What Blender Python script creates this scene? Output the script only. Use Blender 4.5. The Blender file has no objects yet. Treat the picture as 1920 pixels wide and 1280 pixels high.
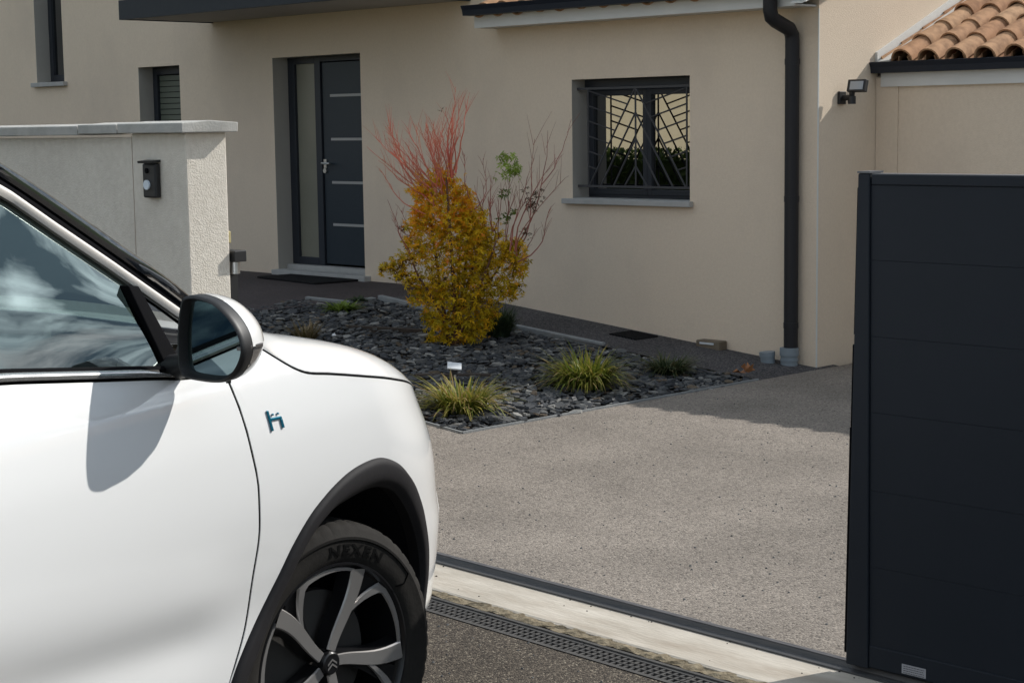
import bpy, bmesh, math, random
from mathutils import Vector, Matrix
random.seed(7)
R = math.radians
PI = math.pi
SC = bpy.context.scene
COL = SC.collection

# ------------------------------------------------------------------ camera
cam_d = bpy.data.cameras.new('camera')
cam = bpy.data.objects.new('camera', cam_d)
COL.objects.link(cam)
cam_d.sensor_width = 36.0
cam_d.lens = 62.09
cam_d.clip_start = 0.1
cam_d.clip_end = 2000
cf = Vector((-0.70599971, 0.69766275, -0.12178301))
cr = Vector((0.70404088, 0.71002286, -0.01392761))
cu = Vector((-0.07675195, 0.0955731, 0.99245903))
M = Matrix(((cr.x, cu.x, -cf.x, 0), (cr.y, cu.y, -cf.y, 0), (cr.z, cu.z, -cf.z, 1.75), (0, 0, 0, 1)))
cam.matrix_world = M
SC.camera = cam

# ------------------------------------------------------------------ light
SUN_D = Vector((-0.34, -1.0, -0.80)).normalized()       # direction the light travels
SUN_EL = math.asin(-SUN_D.z)
SUN_ROT = math.atan2(-SUN_D.x, -SUN_D.y)                 # from +Y towards +X
sl = bpy.data.lights.new('sun', 'SUN')
sl.energy = 4.7
sl.angle = R(0.55)
sl.color = (1.0, 0.965, 0.905)
so = bpy.data.objects.new('sun', sl)
COL.objects.link(so)
so.rotation_euler = SUN_D.to_track_quat('-Z', 'Y').to_euler()
so.location = (5, 15, 20)

world = bpy.data.worlds.new('World')
SC.world = world
world.use_nodes = True
wn, wl = world.node_tree.nodes, world.node_tree.links
wn.clear()
w_out = wn.new('ShaderNodeOutputWorld')
w_bg = wn.new('ShaderNodeBackground'); w_bg.inputs['Strength'].default_value = 0.075
sky = wn.new('ShaderNodeTexSky')
sky.sky_type = 'NISHITA'; sky.sun_disc = False
sky.sun_elevation = SUN_EL; sky.sun_rotation = SUN_ROT
sky.air_density = 1.0; sky.dust_density = 0.7; sky.ozone_density = 1.8
w_tc = wn.new('ShaderNodeTexCoord')
w_sep = wn.new('ShaderNodeSeparateXYZ')
w_den = wn.new('ShaderNodeMath'); w_den.operation = 'ADD'; w_den.inputs[1].default_value = 0.16
w_abs = wn.new('ShaderNodeMath'); w_abs.operation = 'ABSOLUTE'
w_div = wn.new('ShaderNodeVectorMath'); w_div.operation = 'DIVIDE'
w_cmb = wn.new('ShaderNodeCombineXYZ')
w_n = wn.new('ShaderNodeTexNoise'); w_n.inputs['Scale'].default_value = 4.2
w_n.inputs['Detail'].default_value = 12; w_n.inputs['Roughness'].default_value = 0.62; w_n.inputs['Distortion'].default_value = 0.5
w_r = wn.new('ShaderNodeValToRGB')
w_r.color_ramp.elements[0].position = 0.42; w_r.color_ramp.elements[0].color = (0, 0, 0, 1)
w_r.color_ramp.elements[1].position = 0.53; w_r.color_ramp.elements[1].color = (1, 1, 1, 1)
w_n2 = wn.new('ShaderNodeTexNoise'); w_n2.inputs['Scale'].default_value = 7.5; w_n2.inputs['Detail'].default_value = 6
w_r2 = wn.new('ShaderNodeValToRGB')
w_r2.color_ramp.elements[0].position = 0.43; w_r2.color_ramp.elements[0].color = (1.9, 2.6, 3.5, 1)
w_r2.color_ramp.elements[1].position = 0.66; w_r2.color_ramp.elements[1].color = (26.0, 28.5, 30.5, 1)
w_mix = wn.new('ShaderNodeMix'); w_mix.data_type = 'RGBA'
wl.new(w_tc.outputs['Generated'], w_sep.inputs[0])
wl.new(w_sep.outputs['Z'], w_abs.inputs[0])
wl.new(w_abs.outputs[0], w_den.inputs[0])
for k in range(3):
    wl.new(w_den.outputs[0], w_cmb.inputs[k])
wl.new(w_tc.outputs['Generated'], w_div.inputs[0])
wl.new(w_cmb.outputs[0], w_div.inputs[1])
w_off = wn.new('ShaderNodeVectorMath'); w_off.operation = 'ADD'; w_off.inputs[1].default_value = (0.0, 0.0, 0.0)
wl.new(w_div.outputs[0], w_off.inputs[0])
wl.new(w_off.outputs[0], w_n.inputs['Vector'])
wl.new(w_off.outputs[0], w_n2.inputs['Vector'])
wl.new(w_n.outputs['Fac'], w_r.inputs[0])
wl.new(w_n2.outputs['Fac'], w_r2.inputs[0])
wl.new(w_r.outputs[0], w_mix.inputs['Factor'])
wl.new(sky.outputs[0], w_mix.inputs['A'])
wl.new(w_r2.outputs[0], w_mix.inputs['B'])
wl.new(w_mix.outputs['Result'], w_bg.inputs['Color'])
wl.new(w_bg.outputs[0], w_out.inputs[0])

SC.view_settings.view_transform = 'Standard'
SC.view_settings.look = 'None'
SC.view_settings.gamma = 1
SC.view_settings.use_curve_mapping = False
SC.view_settings.exposure = 0.0
try:
    SC.cycles.max_bounces = 10
    SC.cycles.transparent_max_bounces = 16
    SC.cycles.caustics_reflective = False
    SC.cycles.caustics_refractive = False
except Exception:
    pass

# ------------------------------------------------------------------ materials
def mat(name, base, rough=0.6, var=None, vscale=8, vdetail=6, bump=0.0, bscale=60, metallic=0.0, coat=0.0,
        spec=0.5, coatrough=0.03, stretch=None, blotch=None, bdetail=4):
    """principled material; var = second colour mixed by noise, blotch = (colour, scale, amount) for large stains"""
    m = bpy.data.materials.new(name); m.use_nodes = True
    n, l = m.node_tree.nodes, m.node_tree.links
    b = n['Principled BSDF']
    b.inputs['Base Color'].default_value = (*base, 1)
    b.inputs['Roughness'].default_value = rough
    b.inputs['Metallic'].default_value = metallic
    b.inputs['Coat Weight'].default_value = coat
    b.inputs['Coat Roughness'].default_value = coatrough
    b.inputs['Specular IOR Level'].default_value = spec
    tc = n.new('ShaderNodeTexCoord')
    vec = tc.outputs['Object']
    if stretch:
        mp = n.new('ShaderNodeMapping'); mp.inputs['Scale'].default_value = stretch
        l.new(vec, mp.inputs[0]); vec = mp.outputs[0]
    col = None
    if var:
        t = n.new('ShaderNodeTexNoise'); t.inputs['Scale'].default_value = vscale; t.inputs['Detail'].default_value = vdetail
        l.new(vec, t.inputs['Vector'])
        r = n.new('ShaderNodeValToRGB')
        r.color_ramp.elements[0].position = 0.32; r.color_ramp.elements[1].position = 0.68
        r.color_ramp.elements[0].color = (*base, 1); r.color_ramp.elements[1].color = (*var, 1)
        l.new(t.outputs['Fac'], r.inputs[0]); col = r.outputs[0]
    if blotch:
        c2, sc2, am = blotch
        t = n.new('ShaderNodeTexNoise'); t.inputs['Scale'].default_value = sc2; t.inputs['Detail'].default_value = 8
        t.inputs['Roughness'].default_value = 0.65
        l.new(vec, t.inputs['Vector'])
        r = n.new('ShaderNodeValToRGB')
        r.color_ramp.elements[0].position = 0.48; r.color_ramp.elements[1].position = 0.72
        r.color_ramp.elements[0].color = (0, 0, 0, 1); r.color_ramp.elements[1].color = (am, am, am, 1)
        l.new(t.outputs['Fac'], r.inputs[0])
        mx = n.new('ShaderNodeMix'); mx.data_type = 'RGBA'
        l.new(r.outputs[0], mx.inputs['Factor'])
        if col: l.new(col, mx.inputs['A'])
        else: mx.inputs['A'].default_value = (*base, 1)
        mx.inputs['B'].default_value = (*c2, 1)
        col = mx.outputs['Result']
    if col: l.new(col, b.inputs['Base Color'])
    if bump:
        t = n.new('ShaderNodeTexNoise'); t.inputs['Scale'].default_value = bscale; t.inputs['Detail'].default_value = bdetail
        l.new(vec, t.inputs['Vector'])
        bp = n.new('ShaderNodeBump'); bp.inputs['Strength'].default_value = bump; bp.inputs['Distance'].default_value = 0.01
        l.new(t.outputs['Fac'], bp.inputs['Height']); l.new(bp.outputs[0], b.inputs['Normal'])
    return m

def aggregate(name, cols, scale, bump, big=None, rough=0.9):
    """stone-chip surfacing: voronoi cells each with a colour of its own"""
    m = bpy.data.materials.new(name); m.use_nodes = True
    n, l = m.node_tree.nodes, m.node_tree.links
    b = n['Principled BSDF']; b.inputs['Roughness'].default_value = rough; b.inputs['Specular IOR Level'].default_value = 0.25
    tc = n.new('ShaderNodeTexCoord')
    v = n.new('ShaderNodeTexVoronoi'); v.inputs['Scale'].default_value = scale; v.inputs['Randomness'].default_value = 1
    l.new(tc.outputs['Object'], v.inputs['Vector'])
    sp = n.new('ShaderNodeSeparateColor'); l.new(v.outputs['Color'], sp.inputs[0])
    r = n.new('ShaderNodeValToRGB'); cr_ = r.color_ramp
    cr_.interpolation = 'LINEAR'
    while len(cr_.elements) < len(cols): cr_.elements.new(0.5)
    for e, (p, c) in zip(cr_.elements, cols):
        e.position = p; e.color = (*c, 1)
    l.new(sp.outputs[0], r.inputs[0])
    v2 = n.new('ShaderNodeTexVoronoi'); v2.inputs['Scale'].default_value = scale * 0.37
    l.new(tc.outputs['Object'], v2.inputs['Vector'])
    sp2 = n.new('ShaderNodeSeparateColor'); l.new(v2.outputs['Color'], sp2.inputs[0])
    mp = n.new('ShaderNodeMapRange'); mp.inputs['From Min'].default_value = 0.93; mp.inputs['From Max'].default_value = 0.96
    l.new(sp2.outputs[1], mp.inputs['Value'])
    md = n.new('ShaderNodeMapRange'); md.inputs['From Min'].default_value = 0.22; md.inputs['From Max'].default_value = 0.12
    l.new(v2.outputs['Distance'], md.inputs['Value'])
    mm = n.new('ShaderNodeMath'); mm.operation = 'MULTIPLY'
    l.new(mp.outputs[0], mm.inputs[0]); l.new(md.outputs[0], mm.inputs[1])
    mx = n.new('ShaderNodeMix'); mx.data_type = 'RGBA'
    l.new(mm.outputs[0], mx.inputs['Factor']); l.new(r.outputs[0], mx.inputs['A'])
    mx.inputs['B'].default_value = (*cols[0][1], 1)
    t = n.new('ShaderNodeTexNoise'); t.inputs['Scale'].default_value = 1.3; t.inputs['Detail'].default_value = 7
    l.new(tc.outputs['Object'], t.inputs['Vector'])
    mr = n.new('ShaderNodeMapRange'); mr.inputs['From Min'].default_value = 0.3; mr.inputs['From Max'].default_value = 0.7
    mr.inputs['To Min'].default_value = 0.80; mr.inputs['To Max'].default_value = 1.15
    l.new(t.outputs['Fac'], mr.inputs['Value'])
    mu = n.new('ShaderNodeMix'); mu.data_type = 'RGBA'; mu.blend_type = 'MULTIPLY'; mu.inputs['Factor'].default_value = 1
    l.new(mx.outputs['Result'], mu.inputs['A']); l.new(mr.outputs[0], mu.inputs['B'])
    l.new(mu.outputs['Result'], b.inputs['Base Color'])
    bp = n.new('ShaderNodeBump'); bp.inputs['Strength'].default_value = bump; bp.inputs['Distance'].default_value = 0.006
    iv = n.new('ShaderNodeMath'); iv.operation = 'SUBTRACT'; iv.inputs[0].default_value = 1
    l.new(v.outputs['Distance'], iv.inputs[1]); l.new(iv.outputs[0], bp.inputs['Height'])
    l.new(bp.outputs[0], b.inputs['Normal'])
    return m

def glass(name, tint, boost=1.5, base=0.0, rough=0.0, coat_tint=(1, 1, 1)):
    """thin pane: tinted transmission under a fresnel reflection"""
    m = bpy.data.materials.new(name); m.use_nodes = True
    n, l = m.node_tree.nodes, m.node_tree.links
    n.remove(n['Principled BSDF'])
    out = n['Material Output']
    tr = n.new('ShaderNodeBsdfTransparent'); tr.inputs[0].default_value = (*tint, 1)
    gl = n.new('ShaderNodeBsdfGlossy'); gl.inputs['Roughness'].default_value = rough
    gl.inputs[0].default_value = (*coat_tint, 1)
    fr = n.new('ShaderNodeFresnel'); fr.inputs['IOR'].default_value = boost
    ad = n.new('ShaderNodeMath'); ad.operation = 'ADD'; ad.inputs[1].default_value = base; ad.use_clamp = True
    mx = n.new('ShaderNodeMixShader')
    l.new(fr.outputs[0], ad.inputs[0]); l.new(ad.outputs[0], mx.inputs[0])
    l.new(tr.outputs[0], mx.inputs[1]); l.new(gl.outputs[0], mx.inputs[2]); l.new(mx.outputs[0], out.inputs[0])
    return m

def leafmat(name, stops, rough=0.55, trans=0.35):
    """leaf: colour picked per leaf from a vertex attribute, partly translucent"""
    m = bpy.data.materials.new(name); m.use_nodes = True
    n, l = m.node_tree.nodes, m.node_tree.links
    b = n['Principled BSDF']; out = n['Material Output']
    b.inputs['Roughness'].default_value = rough; b.inputs['Specular IOR Level'].default_value = 0.3
    at = n.new('ShaderNodeAttribute'); at.attribute_name = 'tone'
    r = n.new('ShaderNodeValToRGB')
    while len(r.color_ramp.elements) < len(stops): r.color_ramp.elements.new(0.5)
    for e, (p, c) in zip(r.color_ramp.elements, stops):
        e.position = p; e.color = (*c, 1)
    l.new(at.outputs['Fac'], r.inputs[0]); l.new(r.outputs[0], b.inputs['Base Color'])
    t = n.new('ShaderNodeBsdfTranslucent'); l.new(r.outputs[0], t.inputs[0])
    mx = n.new('ShaderNodeMixShader'); mx.inputs[0].default_value = trans
    l.new(b.outputs[0], mx.inputs[1]); l.new(t.outputs[0], mx.inputs[2]); l.new(mx.outputs[0], out.inputs[0])
    return m

MT = {}
MT['facade'] = mat('facade_render', (0.70, 0.575, 0.445), 0.95, (0.74, 0.613, 0.478), 55, 8, bump=0.3, bscale=150, spec=0.2, blotch=((0.585, 0.482, 0.385), 0.8, 0.6), stretch=(1.0, 1.0, 0.75))
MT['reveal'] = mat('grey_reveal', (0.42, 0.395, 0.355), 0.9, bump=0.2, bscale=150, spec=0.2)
MT['pillar'] = mat('white_render', (0.67, 0.615, 0.53), 0.95, (0.74, 0.685, 0.60), 30, bump=0.45, bscale=150, spec=0.2, blotch=((0.51, 0.46, 0.40), 1.6, 0.5))
MT['coping'] = mat('cast_stone', (0.40, 0.395, 0.375), 0.85, (0.47, 0.455, 0.42), 9, bump=0.25, bscale=90, spec=0.25, blotch=((0.26, 0.25, 0.22), 5, 0.6))
MT['sill'] = mat('grey_sill_stone', (0.36, 0.355, 0.34), 0.85, (0.42, 0.41, 0.39), 12, bump=0.15, bscale=120, spec=0.25)
MT['anthr'] = mat('anthracite_metal', (0.020, 0.024, 0.030), 0.55, (0.024, 0.028, 0.034), 20, spec=0.28)
MT['gate'] = mat('gate_powder_coat', (0.0085, 0.0125, 0.019), 0.62, (0.0095, 0.0135, 0.0205), 6, bump=0.05, bscale=400, spec=0.32)
MT['capmetal'] = mat('gate_cap_metal', (0.10, 0.105, 0.115), 0.35, spec=0.6)
MT['gutter'] = mat('gutter_paint', (0.014, 0.018, 0.028), 0.5, spec=0.3)
MT['pipe'] = mat('downpipe_paint', (0.018, 0.017, 0.019), 0.5, spec=0.3)
MT['black'] = mat('black_plastic', (0.012, 0.012, 0.013), 0.5)
MT['rubber'] = mat('rubber', (0.004, 0.004, 0.005), 0.85, spec=0.06)
MT['grille'] = mat('grille_paint', (0.05, 0.049, 0.052), 0.5, spec=0.4)
MT['joint'] = mat('joint_mastic', (0.52, 0.43, 0.36), 0.9)
MT['white_board'] = mat('white_board', (0.62, 0.61, 0.58), 0.6, (0.68, 0.665, 0.63), 4, spec=0.3)
MT['soffit'] = mat('soffit_paint', (0.42, 0.40, 0.37), 0.8, spec=0.2)
MT['door'] = mat('door_paint', (0.020, 0.029, 0.038), 0.45, (0.023, 0.032, 0.041), 30, spec=0.35)
MT['frame'] = mat('frame_paint', (0.026, 0.030, 0.038), 0.45, spec=0.35)
MT['steel'] = mat('brushed_steel', (0.55, 0.55, 0.54), 0.32, metallic=1.0)
MT['satin'] = mat('satin_strip', (0.36, 0.35, 0.335), 0.4, spec=0.5)
MT['frost'] = mat('frosted_glass', (0.20, 0.195, 0.15), 0.35, (0.235, 0.225, 0.175), 2, spec=0.5)
MT['pane'] = glass('house_pane', (0.06, 0.065, 0.065), 1.75, 0.23)
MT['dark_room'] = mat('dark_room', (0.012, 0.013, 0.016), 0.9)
MT['slat'] = mat('shutter_slat', (0.11, 0.125, 0.095), 0.5)
MT['tile'] = None
MT['drive'] = aggregate('driveway_chippings', [(0.0, (0.070, 0.060, 0.053)), (0.10, (0.160, 0.138, 0.119)), (0.55, (0.224, 0.194, 0.165)), (1.0, (0.305, 0.267, 0.229))], 125, 0.7)
MT['path'] = aggregate('path_tarmac', [(0.0, (0.025, 0.025, 0.029)), (0.5, (0.062, 0.058, 0.060)), (1.0, (0.14, 0.13, 0.128))], 110, 0.8)
MT['terrace'] = aggregate('terrace_resin', [(0.0, (0.035, 0.029, 0.030)), (0.5, (0.060, 0.049, 0.049)), (1.0, (0.09, 0.073, 0.072))], 140, 0.4)
MT['road'] = aggregate('road_tarmac', [(0.0, (0.032, 0.026, 0.022)), (0.5, (0.080, 0.066, 0.052)), (0.9, (0.14, 0.115, 0.09)), (1.0, (0.30, 0.26, 0.20))], 165, 0.8)
MT['concrete'] = mat('concrete_strip', (0.38, 0.34, 0.285), 0.9, (0.52, 0.475, 0.41), 7, 8, bump=0.3, bscale=45, spec=0.2, stretch=(0.45, 1.6, 1), blotch=((0.27, 0.215, 0.16), 3.2, 0.6))
MT['kerb'] = mat('kerb_concrete', (0.21, 0.22, 0.225), 0.9, (0.27, 0.275, 0.27), 10, bump=0.3, bscale=80, spec=0.2)
MT['moss'] = mat('mossy_dirt', (0.15, 0.12, 0.08), 0.95, (0.30, 0.25, 0.175), 40, bump=0.5, bscale=90, spec=0.1)
MT['soil'] = mat('bed_soil', (0.018, 0.017, 0.016), 0.95, (0.035, 0.03, 0.027), 30, bump=0.8, bscale=60, spec=0.1)
MT['iron'] = mat('cast_iron', (0.055, 0.053, 0.052), 0.6, (0.085, 0.08, 0.075), 18, spec=0.35)
MT['rail'] = mat('rail_steel', (0.045, 0.048, 0.052), 0.5, (0.075, 0.07, 0.068), 10, spec=0.45, stretch=(1, 12, 12))
MT['railtop'] = mat('rail_head_steel', (0.20, 0.185, 0.18), 0.4, (0.12, 0.11, 0.108), 14, metallic=0.4, stretch=(1, 12, 12))
MT['pvc'] = mat('grey_pvc', (0.20, 0.235, 0.26), 0.5)
MT['mat'] = mat('coir_mat', (0.012, 0.012, 0.013), 0.95, (0.025, 0.024, 0.024), 60, bump=0.8, bscale=200, spec=0.1)
MT['grass_ground'] = mat('meadow', (0.055, 0.085, 0.025), 0.95, (0.09, 0.11, 0.04), 0.6, bump=0.5, bscale=8, spec=0.1)
MT['bark'] = mat('maple_bark', (0.16, 0.075, 0.04), 0.7, (0.10, 0.06, 0.04), 20, spec=0.2)
MT['twig_red'] = mat('coral_twig', (0.58, 0.14, 0.10), 0.55, (0.46, 0.17, 0.09), 6, spec=0.3)
MT['twig_brown'] = mat('brown_twig', (0.34, 0.11, 0.085), 0.6, (0.22, 0.085, 0.06), 6, spec=0.3)
MT['maple'] = leafmat('maple_leaf', [(0.0, (0.14, 0.06, 0.006)), (0.22, (0.42, 0.325, 0.012)), (0.5, (0.70, 0.475, 0.014)), (0.8, (0.86, 0.42, 0.016)), (1.0, (0.80, 0.22, 0.03))])
MT['maple_green'] = leafmat('young_green_leaf', [(0.0, (0.07, 0.11, 0.015)), (1.0, (0.34, 0.46, 0.07))])
MT['blade'] = leafmat('grass_blade', [(0.0, (0.045, 0.085, 0.012)), (0.45, (0.15, 0.18, 0.022)), (0.75, (0.32, 0.27, 0.05)), (1.0, (0.42, 0.29, 0.14))], trans=0.3)
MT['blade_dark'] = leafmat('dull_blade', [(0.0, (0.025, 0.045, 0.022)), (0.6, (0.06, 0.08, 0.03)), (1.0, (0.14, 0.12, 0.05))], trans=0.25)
MT['blade_tan'] = leafmat('dry_blade', [(0.0, (0.09, 0.075, 0.025)), (1.0, (0.27, 0.20, 0.12))], trans=0.25)
MT['hedge'] = leafmat('hedge_leaf', [(0.0, (0.03, 0.055, 0.012)), (1.0, (0.10, 0.14, 0.03))])
MT['slate'] = [mat('slate_blue', (0.030, 0.033, 0.039), 0.6, (0.056, 0.060, 0.066), 14, bump=0.3, bscale=60, spec=0.35),
               mat('slate_grey', (0.058, 0.060, 0.063), 0.6, (0.11, 0.11, 0.107), 14, bump=0.3, bscale=60, spec=0.35),
               mat('slate_pale', (0.17, 0.167, 0.158), 0.65, (0.28, 0.272, 0.255), 14, bump=0.3, bscale=60, spec=0.3),
               mat('slate_rust', (0.075, 0.056, 0.04), 0.7, (0.13, 0.10, 0.07), 14, bump=0.3, bscale=60, spec=0.3)]
MT['wood'] = mat('old_board', (0.045, 0.038, 0.034), 0.85, (0.075, 0.06, 0.05), 9, spec=0.2, stretch=(1, 8, 8))
MT['solar'] = mat('solar_cap', (0.62, 0.64, 0.66), 0.25, spec=0.6)
MT['clay_block'] = mat('clay_box', (0.13, 0.10, 0.07), 0.85, (0.17, 0.135, 0.095), 12)
# car
MT['paint'] = mat('white_car_paint', (0.80, 0.80, 0.795), 0.35, coat=1.0, coatrough=0.02, spec=0.4)
MT['gloss'] = mat('gloss_black', (0.016, 0.020, 0.028), 0.18, coat=1.0, coatrough=0.02, metallic=0.35, spec=0.8)
MT['paint'].node_tree.nodes['Principled BSDF'].inputs['Coat IOR'].default_value = 1.7
MT['gloss'].node_tree.nodes['Principled BSDF'].inputs['Coat IOR'].default_value = 2.3
MT['clad'] = mat('cladding_plastic', (0.014, 0.013, 0.0145), 0.68, (0.017, 0.016, 0.0175), 60, bump=0.08, bscale=500, spec=0.22)
MT['liner'] = mat('arch_liner', (0.006, 0.006, 0.007), 0.9, bump=0.4, bscale=80, spec=0.15)
MT['chrome'] = mat('satin_chrome', (0.74, 0.72, 0.69), 0.22, metallic=0.85)
MT['pillar_strip'] = mat('satin_trim', (0.55, 0.51, 0.46), 0.45, spec=0.5)
MT['cglass'] = glass('car_glass', (0.34, 0.47, 0.43), 1.75, 0.21, 0.0, (0.87, 1.0, 0.96))
MT['qglass'] = glass('quarter_glass', (0.86, 0.88, 0.87), 1.3, 0.0)
MT['mirror'] = mat('mirror_glass', (0.17, 0.23, 0.245), 0.02, metallic=1.0)
MT['interior'] = mat('interior_plastic', (0.03, 0.032, 0.036), 0.4, (0.04, 0.042, 0.046), 12)
MT['seat'] = mat('seat_fabric', (0.05, 0.05, 0.055), 0.85)
MT['badge'] = mat('teal_badge', (0.006, 0.16, 0.25), 0.25, metallic=0.5, coat=0.6)
MT['tyre'] = mat('tyre_rubber', (0.012, 0.0108, 0.0095), 0.85, (0.019, 0.017, 0.015), 14, bump=0.1, bscale=120, spec=0.25)
MT['tyretext'] = mat('tyre_lettering', (0.003, 0.003, 0.003), 0.8, spec=0.1)
MT['alloy'] = mat('machined_alloy', (0.52, 0.50, 0.485), 0.38, metallic=0.8)
MT['rimblack'] = mat('gloss_black_alloy', (0.008, 0.008, 0.009), 0.3, spec=0.5)
MT['disc'] = mat('brake_disc', (0.10, 0.095, 0.09), 0.45, metallic=0.6)
MT['lamp_glass'] = mat('lamp_lens', (0.34, 0.36, 0.38), 0.15, spec=0.7)
MT['amber'] = mat('indicator_lens', (0.10, 0.09, 0.085), 0.15, spec=0.8)
MT['paper'] = mat('printed_label', (0.34, 0.34, 0.36), 0.5)
MT['ink'] = mat('label_ink', (0.06, 0.06, 0.065), 0.6)
MT['bell'] = mat('bell_button', (0.62, 0.70, 0.78), 0.25)
MT['cream'] = mat('cream_plastic', (0.42, 0.36, 0.18), 0.5)
MT['red'] = mat('red_mark', (0.35, 0.02, 0.02), 0.5)

def tile_material():
    m = bpy.data.materials.new('clay_tile'); m.use_nodes = True
    n, l = m.node_tree.nodes, m.node_tree.links
    b = n['Principled BSDF']; b.inputs['Roughness'].default_value = 0.85; b.inputs['Specular IOR Level'].default_value = 0.2
    oi = n.new('ShaderNodeObjectInfo')
    r = n.new('ShaderNodeValToRGB')
    r.color_ramp.elements[0].position = 0; r.color_ramp.elements[0].color = (0.36, 0.19, 0.105, 1)
    r.color_ramp.elements[1].position = 1; r.color_ramp.elements[1].color = (0.46, 0.295, 0.18, 1)
    l.new(oi.outputs['Random'], r.inputs[0])
    tc = n.new('ShaderNodeTexCoord')
    t = n.new('ShaderNodeTexNoise'); t.inputs['Scale'].default_value = 14; t.inputs['Detail'].default_value = 8
    va = n.new('ShaderNodeVectorMath'); va.operation = 'ADD'
    cm = n.new('ShaderNodeCombineXYZ')
    ml = n.new('ShaderNodeMath'); ml.operation = 'MULTIPLY'; ml.inputs[1].default_value = 57
    l.new(oi.outputs['Random'], ml.inputs[0]); l.new(ml.outputs[0], cm.inputs[0])
    l.new(tc.outputs['Object'], va.inputs[0]); l.new(cm.outputs[0], va.inputs[1]); l.new(va.outputs[0], t.inputs['Vector'])
    r2 = n.new('ShaderNodeValToRGB')
    r2.color_ramp.elements[0].position = 0.3; r2.color_ramp.elements[0].color = (0.62, 0.58, 0.54, 1)
    r2.color_ramp.elements[1].position = 0.62; r2.color_ramp.elements[1].color = (1.1, 1.06, 1.0, 1)
    l.new(t.outputs['Fac'], r2.inputs[0])
    mx = n.new('ShaderNodeMix'); mx.data_type = 'RGBA'; mx.blend_type = 'MULTIPLY'; mx.inputs['Factor'].default_value = 1
    l.new(r.outputs[0], mx.inputs['A']); l.new(r2.outputs[0], mx.inputs['B']); l.new(mx.outputs['Result'], b.inputs['Base Color'])
    bp = n.new('ShaderNodeBump'); bp.inputs['Strength'].default_value = 0.2; bp.inputs['Distance'].default_value = 0.01
    l.new(t.outputs['Fac'], bp.inputs['Height']); l.new(bp.outputs[0], b.inputs['Normal'])
    return m
MT['tile'] = tile_material()

# ------------------------------------------------------------------ builders
def tag(o, label=None, cat=None, group=None, kind=None):
    if label: o['label'] = label
    if cat: o['category'] = cat
    if group: o['group'] = group
    if kind: o['kind'] = kind
    return o

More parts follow.
